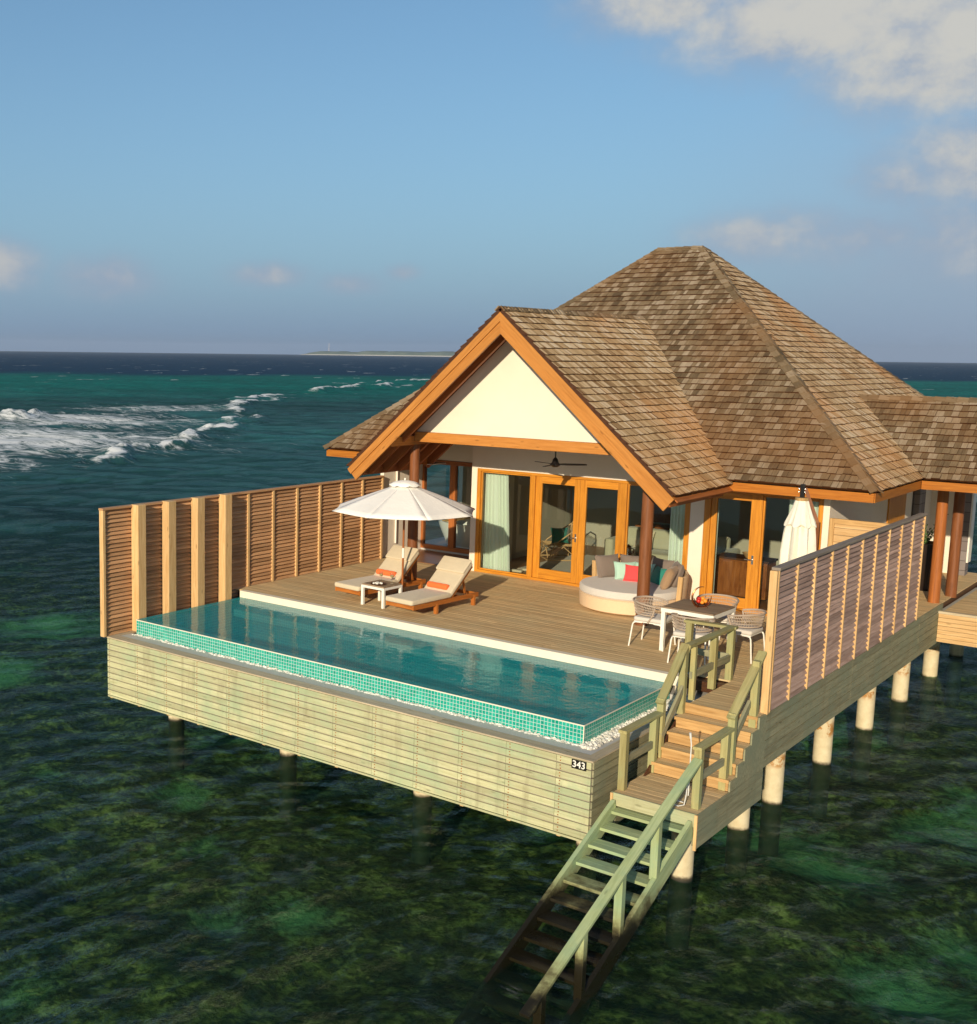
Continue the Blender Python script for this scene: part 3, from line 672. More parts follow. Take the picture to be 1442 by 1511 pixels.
quad(mb, (PX1 - WT - .5, PY0 + WT, PZ - .42), X, Y, .5, PY1 - PY0 - .5); quad(mb, (PX1 - WT - .5, PY0 + WT, PZ - .8), Y, Z, PY1 - PY0 - .5, .38)
mb.build('rim', M['ledge'], pool)
mb = MB()
for a, b in (((PX0, PY0 - .003, PZ - .003), (PX1, PY0 - .003, PZ - .003)), ((PX1 + .003, PY0, PZ - .003), (PX1 + .003, PY1, PZ - .003)), ((PX1 + .002, PY0 - .002, PZ), (PX1 + .002, PY0 - .002, PZ - .30))): mb.beam(a, b, .012, .012)
mb.build('edge_trim', M['coping'], pool)
def pool_water():
    m = bpy.data.materials.new('pool_water'); m.use_nodes = True; nt = m.node_tree; nt.nodes.clear(); o = nt.nodes.new('ShaderNodeOutputMaterial')
    pos = nt.nodes.new('ShaderNodeNewGeometry').outputs['Position']
    n = nd(nt, 'ShaderNodeTexNoise', Vector=pos, Scale=4.5, Detail=4.0, Roughness=.55, Distortion=.5); bp = nd(nt, 'ShaderNodeBump', Height=n.outputs[0], Strength=.11, Distance=.06)
    fr = fresnel(nt, 1.33, bp.outputs[0]); gl = nd(nt, 'ShaderNodeBsdfGlossy', Roughness=.02, Normal=bp.outputs[0]); gl.inputs[0].default_value = (1, 1, 1, 1)
    tr0 = nd(nt, 'ShaderNodeBsdfTransparent', Color=(.55, .93, .94, 1)); sc_ = nd(nt, 'ShaderNodeBsdfDiffuse', Color=(.0, .40, .42, 1)); tr = nd(nt, 'ShaderNodeMixShader', i0=.48, i1=tr0.outputs[0], i2=sc_.outputs[0]); mx = nd(nt, 'ShaderNodeMixShader', i0=mth(nt, 'MULTIPLY', fr.outputs[0], .85, clamp=True), i1=tr.outputs[0], i2=gl.outputs[0]); nt.links.new(mx.outputs[0], o.inputs[0]); return m
mb = MB(); mb.poly([(PX0 + .004, PY0 + .004, PZ + .004), (PX1 - .004, PY0 + .004, PZ + .004), (PX1 - .004, PY1 - .002, PZ + .004), (PX0 + .004, PY1 - .002, PZ + .004)]); mb.build('water', pool_water(), pool)
mb = MB()
mb.box(PX0 - .02, 9.40, PY1, PY1 + .13, PZ - .02, .012); mb.box(9.26, 9.40, 3.395, 3.60, PZ - .3, .012); mb.build('coping', M['coping'], pool)

# stilts
def pile(x, y, top, label, r=.15):
    t = thing('stilt', label, 'stilt', (x, y, -4.2), 'concrete stilts under the deck')
    mb = MB(); mb.tube([(x, y, -4.2), (x, y, -1.95), (x, y, top)], [r, r, r], 20); mb.build('shaft', M['pile'], t, smooth=True)
    mb = MB(); mb.cyl((x, y, top - .12), (x, y, top - .005), r + .012, n=20); mb.build('collar', M['pile'], t, smooth=True)
for i, lab in enumerate(['leftmost stilt under the pool front', 'second stilt from the left under the pool front', 'third stilt from the left under the pool front', 'stilt at the pool corner beside the sea stairs']):
    pile(.58 + i * 2.82, 1.15, ZB + .0, 'pale concrete ' + lab)
RL = ['rust-free stilt below the stair platform', 'rust-ringed stilt right of the stair platform', 'rust-ringed stilt below the front end of the right screen', 'plain stilt below the middle of the right screen', 'stilt below the far half of the right screen', 'stilt under the corner where the walkway joins', 'farthest stilt under the walkway']
for i, (yy, zt) in enumerate([(3.25, -1.0), (4.67, -.75), (7.1, -.75), (9.6, -.75), (12.05, -.75), (14.5, -.75), (17.0, -.75)]): pile(10.40, yy, zt, 'pale concrete ' + RL[i])
pile(10.43, 1.12, -1.1, 'pale concrete stilt with a rusty foot beside the lower stairs')
for i, xx in enumerate((.9, 4.0, 7.2)):
    pile(xx, 8.5, -.7, ['pale stilt in the shade under the left side of the villa', 'pale stilt in the shade under the middle of the villa', 'pale stilt in the shade under the right side of the villa'][i])

# house number plate
t = thing('number_plate', 'small black plate with white 343 on the skirt corner', 'sign', (9.45, -.03, ZS - .10))
mb = MB(); mb.box(9.345, 9.555, -.036, -.0265, ZS - .155, ZS - .032); mb.build('plate', M['black'], t, bevel=.002)
fc = bpy.data.curves.new('digits', 'FONT'); fc.body = '343'; fc.size = .125; fc.align_x = 'CENTER'; fc.align_y = 'CENTER'; fc.extrude = .001; fc.offset = .0022
fo_ = bpy.data.objects.new('tmp', fc); COL.objects.link(fo_); bpy.context.view_layer.update(); me = bpy.data.meshes.new_from_object(fo_.evaluated_get(bpy.context.evaluated_depsgraph_get())); bpy.data.objects.remove(fo_)
o = bpy.data.objects.new('digits', me); COL.objects.link(o); me.materials.append(M['white']); o.parent = t; o.rotation_euler = (PI / 2, 0, 0); o.location = (0, -.0085, .006)

# ------------------------------------------------------------------ louvred screens
def screen(name, label, x, ys, zb, zt, out, slat, postm, railm, thick=(), post_out=True):
    t = thing(name, label, 'screen', (x, (ys[0] + ys[-1]) / 2, zb[-1])); n = len(ys)
    for k in range(n - 1):
        y0, y1 = ys[k], ys[k + 1]; z0 = zb[k]; mb = MB(); nn = int(round((zt - .05 - z0) / .078)); pz = (zt - .05 - z0) / nn
        for i in range(nn):
            zc = z0 + pz * (i + .5) + random.uniform(-.003, .003); a = math.radians(random.uniform(50, 56)) * out
            ax = V((math.cos(a), 0, -math.sin(abs(a)) * (1)))
            ax = V((out * math.cos(abs(a)), 0, -math.sin(abs(a)))); nn_ = Y.cross(ax)
            mb.obox((x, (y0 + y1) / 2, zc), (Y, ax, nn_), ((y1 - y0) / 2 - .002, .045, .008))
        mb.build('louvre_panel', slat, t)
    for k in range(n):
        if k in thick: continue
        mb = MB(); z0 = zb[min(k, n - 2)] if k == 0 else max(zb[k - 1], zb[min(k, n - 2)])
        if k == 0: z0 = zb[0]
        if post_out: mb.box(x - .012, x + .043, ys[k] - .018, ys[k] + .018, z0, zt - .04)
        else: mb.box(x - .055 * (1), x + .050, ys[k] - .026, ys[k] + .026, z0, zt - .04)
        mb.build('post', postm, t)
    mb = MB(); mb.box(x - .06, x + .06, ys[0] - .04, ys[-1] + .03, zt - .04, zt); mb.build('top_rail', railm, t, bevel=.006)
    return t
SP = .761; ysl = [-.077 + SP * k for k in range(12)]
zbl = [ZS if (ysl[k] < 3.0) else .004 for k in range(11)]
ls = screen('louvred_screen', 'brown louvred timber screen beside the loungers and pool', -.04, ysl, zbl, 1.973, 1, M['screen'], M['post'], M['screen'], thick=(1, 2, 3, 4), post_out=False)
for k in range(1, 5):
    mb = MB(); mb.box(-.02, .175, ysl[k] - .10, ysl[k] + .10, ZS if k == 1 else PZ - .25, 1.985); mb.build('thick_post', M['post'], ls, bevel=.012)
ysr = [2.411 + .772 * k for k in range(11)]
rs = screen('louvred_screen', 'greyish louvred timber screen beside the dining set and stairs', 10.965, ysr, [.004] * 10, 2.008, 1, M['screen_grey'], M['post'], M['rail_grey'])
mb = MB(); mb.box(10.90, 11.0, 2.33, 2.43, -.02, 1.966); mb.build('end_post', M['post'], rs, bevel=.008)

# ------------------------------------------------------------------ villa: roofs
XA, ZA, GXL, GXR, YE, ZG = 4.766, 5.637, 1.289, 8.243, 5.365, 2.50
RX0, RX1, RY, RZ, AX0, AX1, AY, AZ = -1.407, 10.707, 7.867, 2.578, 4.13, 5.18, 13.40, 7.309
PITCH = (AZ - RZ) / (AY - RY); GP = (ZA - ZG) / (XA - GXL)
villa = thing('villa', 'cream overwater villa with tall hipped shingle roof and gabled porch', 'villa', (4.8, 11.0, 0))
def clip(poly, a, b, c):     # keep a*s + b*t <= c
    out = []
    for i in range(len(poly)):
        p, q = poly[i], poly[(i + 1) % len(poly)]; dp = a * p[0] + b * p[1] - c; dq = a * q[0] + b * q[1] - c
        if dp <= 0: out.append(p)
        if dp * dq < 0: k = dp / (dp - dq); out.append((p[0] + (q[0] - p[0]) * k, p[1] + (q[1] - p[1]) * k))
    return out
def shingles(mb, O, S, T, poly, m=0, e=.172, seed=0, wmin=.065, wmax=.155):
    rng = random.Random(seed); O = V(O); S = V(S).normalized(); T = V(T).normalized(); N = S.cross(T).normalized()
    if N.z < 0: N = -N
    cx = sum(p[0] for p in poly) / len(poly); cy = sum(p[1] for p in poly) / len(poly); hp = []
    for i in range(len(poly)):
        (x0, y0), (x1, y1) = poly[i], poly[(i + 1) % len(poly)]; a, b = y1 - y0, x0 - x1; c = a * x0 + b * y0
        if a * cx + b * cy > c: a, b, c = -a, -b, -c
        l = math.hypot(a, b)
        if l > 1e-6: hp.append((a / l, b / l, c / l))
    smin = min(p[0] for p in poly); smax = max(p[0] for p in poly); tmax = max(p[1] for p in poly)
    # solid roof deck
    base = [O + S * s + T * t for s, t in poly]; mb.prism(base, -N * .05, 1, .3)
    t = -.03; row = 0
    while t < tmax:
        s = smin - rng.uniform(0, .2); te = t + e * 1.25
        while s < smax:
            wd = rng.uniform(wmin, wmax); jit = rng.uniform(-.008, .008); r = [(s + .002, t + jit), (s + wd - .003, t + jit), (s + wd - .003, te), (s + .002, te)]
            for (a, b, c) in hp:
                if abs(b) > .999 and b < 0: continue      # let the eave row hang over
                r = clip(r, a, b, c)
                if len(r) < 3: break
            if len(r) >= 3:
                h = rng.uniform(.026, .040); f = lambda q: .004 + h * max(0, 1 - (q - t) / (e * 1.25)); n = len(r); tl = rng.uniform(-.003, .003)
                vs = [O + S * a + T * b + N * (f(b) + tl) for a, b in r] + [O + S * a + T * b + N * .001 for a, b in r]
                ox, oy = rng.random() * 50, rng.random() * 50
                rv = rng.random(); gg = [(a + ox, b + oy, 0) for a, b in r]
                mb.add(vs[:n], [tuple(range(n))], m, rv, gg); mb.add(vs, [(i, n + i, n + (i + 1) % n, (i + 1) % n) for i in range(n)], 1, rv, gg * 2)
            s += wd
        t += e; row += 1
def hipcap(mb, p0, p1, na, nb, m=0, wd=.13, step=.19, seed=1):    # na, nb: normals of the two slopes
    rng = random.Random(seed); p0 = V(p0); p1 = V(p1); d = p1 - p0; L = d.length; d.normalize(); n = int(L / step)
    for side, N in ((1, V(na)), (-1, V(nb))):
        N = N.normalized(); a = d.cross(N); 
        if a.z > 0 or (abs(a.z) < 1e-3 and a.dot(V(nb if side < 0 else na)) < 0): a = -a
        a.normalize()
        for i in range(n):
            s0 = L * i / n - .02; s1 = L * (i + 1) / n + .02; w_ = wd * rng.uniform(.92, 1.08); hl, hh = .038 + rng.uniform(0, .006), .022
            A = p0 + d * s0; B = p0 + d * s1
            vs = [A + N * hl, B + N * hh, B + N * (hh - .004) + a * w_, A + N * (hl - .004) + a * w_]; vs += [v - N * .022 for v in vs]
            g = [(0, 0, 0), (s1 - s0, 0, 0), (s1 - s0, w_, 0), (0, w_, 0)]; of = rng.random() * 30
            mb.add(vs, [(0, 1, 2, 3), (0, 4, 5, 1), (1, 5, 6, 2), (2, 6, 7, 3), (3, 7, 4, 0), (7, 6, 5, 4)], m, rng.random(), [(q[1] + of, q[0], 0) for q in g] * 2)
SL = math.hypot(1, PITCH); GS = math.hypot(1, GP); RUN = AY - RY
gy = RY + (ZA - RZ) / PITCH            # where the gable ridge meets the main front slope
tg = (gy - RY) * SL; TT = RUN * SL
xg0 = XA - (ZA - RZ) / GP; xg1 = XA + (ZA - RZ) / GP
mb = MB()                              # front slope in the darkened shingle copy, split round the gable
shingles(mb, (0, RY, RZ), X, (0, 1, PITCH), [(RX0, 0), (xg0, 0), (XA, tg), (XA, TT), (AX0, TT)], 0, seed=11)
shingles(mb, (0, RY, RZ), X, (0, 1, PITCH), [(xg1, 0), (RX1, 0), (AX1, TT), (XA, TT), (XA, tg)], 0, seed=12)
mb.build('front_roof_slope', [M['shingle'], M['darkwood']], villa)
WYc = 12.62; WZr = 4.03; wh = (WZr - RZ) / PITCH; twr = (RX1 - (RX1 - wh)) * SL
mb = MB()                              # right slope, split round the walkway roof
BY = AY + RUN
shingles(mb, (RX1, 0, RZ), Y, (-1, 0, PITCH), [(RY, 0), (WYc - wh, 0), (WYc, twr), (WYc, TT * (WYc - RY) / RUN), ], 0, seed=13)
shingles(mb, (RX1, 0, RZ), Y, (-1, 0, PITCH), [(WYc + wh, 0), (BY, 0), (AY, TT), (WYc, TT * (WYc - RY) / RUN), (WYc, twr)], 0, seed=14)
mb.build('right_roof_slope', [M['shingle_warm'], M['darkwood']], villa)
mb = MB()
shingles(mb, (RX0, 0, RZ), Y, (1, 0, PITCH), [(RY, 0), (BY, 0), (AY, TT)], 0, seed=15)
shingles(mb, (0, BY, RZ), X, (0, -1, PITCH), [(RX0, 0), (RX1, 0), (AX1, TT), (AX0, TT)], 0, e=.37, wmin=.25, wmax=.5, seed=16)
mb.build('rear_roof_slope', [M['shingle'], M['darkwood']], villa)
NF, NR, NL, NB = V((0, -PITCH, 1)), V((PITCH, 0, 1)), V((-PITCH, 0, 1)), V((0, PITCH, 1))
mb = MB()
hipcap(mb, (RX1 + .02, RY - .02, RZ), (AX1, AY, AZ), NF, NR, seed=1); hipcap(mb, (RX0 - .02, RY - .02, RZ), (AX0, AY, AZ), NF, NL, seed=2)
hipcap(mb, (AX0, AY, AZ), (AX1, AY, AZ), NF, NB, seed=3); hipcap(mb, (RX1, BY, RZ), (AX1, AY, AZ), NB, NR, seed=4); hipcap(mb, (RX0, BY, RZ), (AX0, AY, AZ), NB, NL, seed=5)
mb.build('hip_capping', M['shingle_cap'], villa)
# gable roof
gt = (XA - GXL) * GS; y_e = RY - (RZ - ZG) / PITCH + .35
mb = MB()
shingles(mb, (GXR, 0, ZG), Y, (-1, 0, GP), [(YE - .03, 0), (y_e - .25, 0), (gy + .05, gt), (YE - .03, gt)], 0, seed=21)
shingles(mb, (GXL, 0, ZG), Y, (1, 0, GP), [(YE - .03, 0), (y_e - .25, 0), (gy + .05, gt), (YE - .03, gt)], 0, seed=22)
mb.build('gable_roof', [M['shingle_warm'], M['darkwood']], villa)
mb = MB(); hipcap(mb, (XA, YE - .04, ZA + .012), (XA, gy, ZA + .012), (GP, 0, 1), (-GP, 0, 1), wd=.12, step=.12, seed=23); mb.build('gable_ridge_capping', M['shingle'], villa)
for sgn in (1, -1):                    # verge boards, soffits, rafters
    sl = V((sgn * 1, 0, -GP)).normalized(); n = V((sgn * GP, 0, 1)).normalized()
    ap = V((XA, YE, ZA)); L = gt + .06
    cut = lambda off, dep, y0, y1, s0=0., s1=L: [ap + sl * s0 - n * off * 1, ap + sl * s1 - n * off, ap + sl * s1 - n * (off + dep), ap + sl * s0 - n * (off + dep)]
    def brd(name, off, dep, y0, y1, m):
        tri = math.tan(math.atan(GP))
        s_a = -(off) * GP * -1; 
        a = ap + sl * (off * GP) - n * off; b = ap + sl * ((off + dep) * GP) - n * (off + dep)     # mitre on the centre line
        c = ap + sl * L - n * (off + dep); d = ap + sl * L - n * off
        mb = MB(); pts = [a, d, c, b]; mb.prism([V((p.x, y0, p.z)) for p in pts], (0, y1 - y0, 0)); g = []
        for p in mb.v: q = V(p) - ap; g.append((q.dot(sl), q.dot(n), p[1]))
        mb.g = g; return mb.build(name, m, villa)
    brd('verge_board', .052, .125, YE - .035, YE + .02, M['beam']); brd('verge_board', .178, .165, YE, YE + .05, M['beam'])
    c0 = ap + sl * (.30 * GP) - n * .30
    mb = MB(); k = 0                     # soffit boarding
    s = .05
    while s < L - .02:
        p = ap + sl * (s + .07) - n * .075; mb.obox((p.x, (YE + .05 + 8.3) / 2, p.z), (Y, sl, n), ((8.3 - YE - .05) / 2, .066, .012)); s += .14
    mb.build('soffit_boards', M['rafter'], villa)
    y = YE + .55
    while y < 8.3:
        mb = MB(); a = ap + sl * .25 - n * .18; b = ap + sl * (L - .04) - n * .18; mb.beam((a.x, y, a.z), (b.x, y, b.z), .075, .19, 0, n); mb.build('rafter', M['rafter'], villa); y += .52
    mb = MB(); p = ap + sl * (L - .05) - n * .16; mb.box(p.x - .016, p.x + .016, YE + .05, 7.75, p.z - .10, p.z + .05); mb.build('eave_board', M['rafter'], villa)
# main eaves: fascia and soffit
def eave(p0, p1, name='fascia'):
    mb = MB(); mb.beam(p0, p1, .035, .16); return mb.build(name, M['fascia'], villa)
zf = RZ - .135
eave((RX0 + .03, RY + .03, zf), (GXL + .2, RY + .03, zf)); eave((GXR - .1, RY + .03, zf), (RX1 - .03, RY + .03, zf)); eave((RX1 - .03, RY + .05, zf), (RX1 - .03, WYc - wh + .1, zf))
eave((RX1 - .03, WYc + wh, zf), (RX1 - .03, BY, zf)); eave((RX0 + .03, RY + .05, zf), (RX0 + .03, BY, zf))
mb = MB(); mb.box(RX0 + .05, 1.6, RY + .05, 8.48, zf - .085, zf - .07); mb.build('eave_soffit', M['stucco'], villa); mb = MB(); mb.box(7.95, RX1 - .05, RY + .05, 8.54, zf - .085, zf - .07); mb.box(9.81, RX1 - .05, 8.545, 16, zf - .085, zf - .07); mb.build('eave_soffit', M['stucco'], villa)
# ------------------------------------------------------------------ villa: walls, gable, posts
YH = 8.54; YB = 10.05
def wallpoly(name, pts, y, th, m=M['stucco']):
    mb = MB(); mb.prism([V((x, y, z)) for x, z in pts], (0, th, 0)); return mb.build(name, m, villa)
def gz(x, off=.13): return ZA - abs(x - XA) * GP - off * GS
wallpoly('gable_wall', [(2.28, 3.205), (7.25, 3.205), (7.25, gz(7.25)), (XA, gz(XA)), (2.28, gz(2.28))], 6.36, .12)
wallpoly('front_wall', [(2.26, 2.31), (9.80, 2.31), (9.80, 2.40), (7.9, 2.40), (7.78, gz(7.78)), (XA, gz(XA)), (2.26, gz(2.26))], YH, .14)
wallpoly('front_wall', [(2.26, 0), (2.40, 0), (2.40, 2.31), (2.26, 2.31)], YH, .14); wallpoly('front_wall', [(7.245, 0), (7.515, 0), (7.515, 2.31), (7.245, 2.31)], YH, .14); wallpoly('front_wall', [(9.69, 0), (9.80, 0), (9.80, 2.31), (9.69, 2.31)], YH, .14)
wallpoly('alcove_wall', [(-.9, 2.26), (2.26, 2.26), (2.26, 3.95), (.4, 3.95), (-.9, 2.85)], YB, .12)
mb = MB(); mb.box(-.20, -.10, 8.46, YB, 0, 2.42); mb.build('alcove_side_wall', M['stucco'], villa)
mb = MB(); mb.box(2.262, 2.398, YH + .142, YB + .1, 0, 2.30); mb.build('alcove_inner_wall', M['stucco'], villa)
mb = MB(); mb.tube([(-.075, 8.95, .3), (-.075, 8.95, 2.38)], .022, 8); mb.build('wall_pipe', M['white'], villa, smooth=True)  # white upright pipe on the alcove side wall
mb = MB(); mb.box(9.66, 9.799, YH + .142, 12.35, 0, 2.42); mb.box(9.66, 9.799, 13.65, 14.3, 0, 2.42); mb.build('side_wall', M['stucco'], villa)
mb = MB(); mb.box(-.9, -.78, 12.9, 18.0, 0, 2.42); mb.box(-.9, 9.8, 18.0, 18.14, 0, 2.42); mb.box(9.66, 9.80, 15.4, 18.0, 0, 2.42); mb.build('rear_wall', M['stucco'], villa)  # left wall stops short: unseen opening added to let skylight into the bathroom
mb = MB(); mb.box(9.68, 9.83, 12.35, 13.65, 0, 2.42); mb.build('side_door', M['orange'], villa)
mb = MB(); mb.box(2.262, 7.268, 6.30, 6.48, 3.0, 3.2); mb.build('tie_beam', M['beam'], villa, bevel=.008)
for x in (2.16, 7.37):
    mb = MB(); mb.box(x - .10, x + .10, 5.50, YH, 2.93, 3.115); mb.build('plate_beam', M['beam'], villa)
for (x, y) in ((2.10, 6.56), (7.42, 6.20)):
    mb = MB(); mb.tube([(x, y, 0), (x, y, 1.5), (x, y, 3.0)], [.112, .108, .104], 24); mb.tube([(x, y, 0), (x, y, .03)], .125, 24); mb.build('column', M['column'], villa, smooth=True)
# interior shell
mb = MB(); mb.box(-.78, 9.66, YH + .02, 17.9, -.03, .015) ; mb.build('indoor_floor', M['floor'], villa)
mb = MB(); mb.box(2.262, 9.66, 13.6, 13.7, 0, 2.6); mb.box(-.78, 2.26, 13.6, 13.7, 0, 2.6); mb.box(2.2, 2.26, YB + .13, 13.6, 0, 2.6); mb.build('partition', M['innerwall'], villa)
mb = MB(); mb.box(-.78, 9.66, YB + .13, 13.6, 2.6, 2.66); mb.box(2.4, 9.66, YH + .145, YB + .13, 2.6, 2.66); mb.build('indoor_ceiling', M['ceiling'], villa)
mb = MB(); mb.box(3.0, 6.6, 9.4, 12.2, .016, .03); mb.build('rug', M['rug'], villa)

# ------------------------------------------------------------------ joinery
def frame_rect(mb, x0, x1, y0, y1, z0, z1, l, r, t, b):
    mb.box(x0, x0 + l, y0, y1, z0, z1); mb.box(x1 - r, x1, y0, y1, z0, z1); mb.box(x0 + l, x1 - r, y0, y1, z1 - t, z1); mb.box(x0 + l, x1 - r, y0, y1, z0, z0 + b)
def pane(parent, x0, x1, y, z0, z1):
    mb = MB(); mb.poly([(x0, y, z0), (x1, y, z0), (x1, y, z1), (x0, y, z1)]); return mb.build('pane', M['glass'], parent)
def leaf(name, x0, x1, z0, z1, l, r, t, b, y=YH + .03, d=.055, m=None, handle=None):
    mb = MB(); frame_rect(mb, x0, x1, y, y + d, z0, z1, l, r, t, b); o = mb.build(name, m or M['orange'], villa, bevel=.004)
    pane(o, x0 + l, x1 - r, y + d / 2, z0 + b, z1 - t)
    if handle:
        hx, dr = handle; mb = MB(); mb.tube([(hx, y, 1.02), (hx, y - .055, 1.02), (hx + dr * .13, y - .06, 1.02)], .011, 8); mb.box(hx - .02, hx + .02, y - .008, y, .93, 1.1); mb.build('handle', M['chrome'], o)
    return o
def outer(x0, x1, l, r, mull):
    mb = MB(); y0, y1 = YH - .005, YH + .12; frame_rect(mb, x0, x1, y0, y1, .0, 2.309, l, r, .055, .055)
    for (a, b) in mull: mb.box(a, b, y0, y1, .056, 2.253)
    return mb.build('door_frame', M['orange'], villa, bevel=.004)
outer(2.402, 7.243, .085, .085, [(3.73, 3.84), (5.83, 5.92)])
leaf('fixed_window', 2.49, 3.728, .057, 2.252, .03, .03, .03, .03); leaf('glass_door', 3.845, 4.872, .057, 2.252, .145, .125, .15, .21, handle=(4.82, -1)); leaf('glass_door', 4.876, 5.828, .057, 2.252, .145, .12, .15, .21)
leaf('fixed_window', 5.923, 7.155, .057, 2.252, .03, .03, .03, .03)
outer(7.517, 9.688, .12, .06, [(8.555, 8.615)])
leaf('glass_door', 7.64, 8.553, .057, 2.252, .11, .16, .13, .20, handle=(8.48, -1)); leaf('fixed_window', 8.617, 9.625, .057, 2.252, .03, .03, .03, .03)
mb = MB(); frame_rect(mb, -.098, 2.258, YB - .02, YB + .10, .06, 2.255, .06, .07, .10, .10); mb.box(.70, .86, YB - .018, YB + .098, .161, 2.154)
o = mb.build('bathroom_window', M['rafter'], villa, bevel=.004); pane(o, -.04, .70, YB + .04, .16, 2.15); pane(o, .86, 2.19, YB + .04, .16, 2.15)
mb = MB(); mb.box(-.098, 2.258, YB, YB + .08, 0, .058); mb.build('sill', M['concrete'], villa)

def curtain(x0, x1, y, z0, z1, label, amp=.035, folds=9, lean=0):
    n = int((x1 - x0) * 160) + 8; mb = MB(); vs = []; fs = []; rows = 9; ph = random.random() * 6
    for j in range(rows):
        tz = j / (rows - 1)
        for i in range(n):
            u = i / (n - 1); a = amp * (.45 + .55 * (1 - tz)); wv = math.sin(u * folds * 2 * PI + ph + .6 * math.sin(u * 7)) + .35 * math.sin(u * folds * 4.3 * PI + 1.3 * tz)
            vs.append((x0 + (x1 - x0) * u + lean * (1 - tz) * u, y + a * wv, z0 + (z1 - z0) * tz))
    for j in range(rows - 1):
        for i in range(n - 1): fs.append((j * n + i, j * n + i + 1, (j + 1) * n + i + 1, (j + 1) * n + i))
    mb.add(vs, fs); o = mb.build('curtain', M['curtain'], None, smooth=True); return tag(o, label, 'curtain', 'mint curtains behind the glass')
curtain(2.50, 3.06, 8.73, .06, 2.24, 'wide mint curtain at the left end of the big glass doors', folds=7, lean=.12)
curtain(6.78, 7.16, 8.73, .06, 2.24, 'mint curtain behind the daybed at the right end of the big glass doors', folds=5)
curtain(9.02, 9.60, 8.73, .06, 2.24, 'mint curtain behind the folded parasol', folds=6)
curtain(7.66, 7.745, 8.70, .06, 2.24, 'narrow strip of mint curtain at the hinge side of the single door', folds=1, amp=.02)

# ------------------------------------------------------------------ walkway pavilion beyond the right slope
wp = thing('walkway_pavilion', 'shingle roofed walkway pavilion joining the villa at right', 'pavilion', (13.0, 12.6, 0))
mb = MB(); XE = 19.0; tw = wh * SL
shingles(mb, (0, WYc - wh, RZ), X, (0, 1, PITCH), [(RX1 + .03, 0), (XE, 0), (XE, tw), (RX1 - wh, tw)], 0, seed=31)
shingles(mb, (0, WYc + wh, RZ), X, (0, -1, PITCH), [(RX1 + .03, 0), (XE, 0), (XE, tw), (RX1 - wh, tw)], 0, seed=32)
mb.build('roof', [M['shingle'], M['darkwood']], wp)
mb = MB(); hipcap(mb, (RX1 - wh + .02, WYc, WZr + .01), (XE, WYc, WZr + .01), NF, NB, step=.2, seed=33); mb.build('ridge_capping', M['shingle_cap'], wp)
mb = MB(); mb.beam((RX1 + .0, WYc - wh + .03, zf), (XE, WYc - wh + .03, zf), .035, .16); mb.build('fascia', M['fascia'], wp)
mb = MB(); mb.box(RX1 - .02, XE, WYc - wh + .06, WYc + wh, zf - .08, zf - .06); mb.build('ceiling', M['ceiling'], wp)
for (x, y) in ((10.83, 12.18), (10.93, 13.15)):
    mb = MB(); mb.tube([(x, y, -.02), (x, y, 2.36)], [.105, .10], 20); mb.build('column', M['column'] if y > 13 else M['rafter'], wp, smooth=True)  # first column in a lighter timber, its sunlit tone put into the colour
mb = MB(); mb.box(9.62, 10.45, 16.0, 16.14, 0, 2.42); mb.build('rear_wall', M['stucco'], wp)
mb = MB(); mb.box(10.452, 10.62, 15.9, 16.2, 0, 2.42); mb.build('stone_pier', M['stone'], wp); mb = MB(); mb.box(9.805, 9.93, 14.35, 14.85, 0, 2.42); mb.build('stone_pier', M['stone'], wp)
mb = MB(); mb.box(10.625, 10.66, 15.9, 16.2, .3, 2.42); mb.build('white_corner_trim', M['white'], wp)
jetty = thing('walkway', 'boarded walkway with slatted side leading off right', 'walkway', (14, 12.6, 0))
mb = MB(); boards_x(mb, 10.97, 19, 12.0, 16.5, -.20); boards_x(mb, 10.6, 19, 16.5, 22, -.20); mb.build('boards', M['deck'], jetty)
mb = MB()
for i in range(7): mb.box(10.99, 19, 11.95, 11.975, -.24 - i * .082, -.165 - i * .082)
mb.build('slatted_side', M['post'], jetty)
mb = MB(); mb.box(10.985, 19, 11.93, 12.05, -.16, -.115); mb.build('edge_board', M['cap'], jetty)
mb = MB(); mb.box(11.1, 19, 12.3, 21.5, -.75, -.25); mb.build('beams', M['darkwood'], jetty)
fence = thing('slat_fence', 'low horizontal slat fence closing the far end of the walkway', 'fence', (12, 20, -.2))
mb = MB()
for i in range(9): mb.box(10.4, 16, 19.98, 20.01, -.18 + i * .12, -.18 + i * .12 + .1)
mb.build('slats', M['post'], fence)
for x in (10.5, 12.5, 14.5):
    mb = MB(); mb.box(x - .05, x + .05, 20.012, 20.11, -.2, 1.0); mb.build('post', M['post'], fence)
gate = thing('timber_gate', 'pale boarded timber gate between villa corner and right screen', 'gate', (10.35, 8.5, 0))
mb = MB(); frame_rect(mb, 9.83, 10.90, 8.46, 8.53, .02, 1.96, .08, .08, .09, .09); mb.box(9.911, 10.819, 8.462, 8.528, 1.0, 1.08); mb.build('frame', M['tread'], gate, bevel=.004)
mb = MB()
for i in range(14): mb.box(9.912, 10.818, 8.485, 8.51, .112 + i * .13, .112 + i * .13 + .122)
mb.build('boards', M['post'], gate)

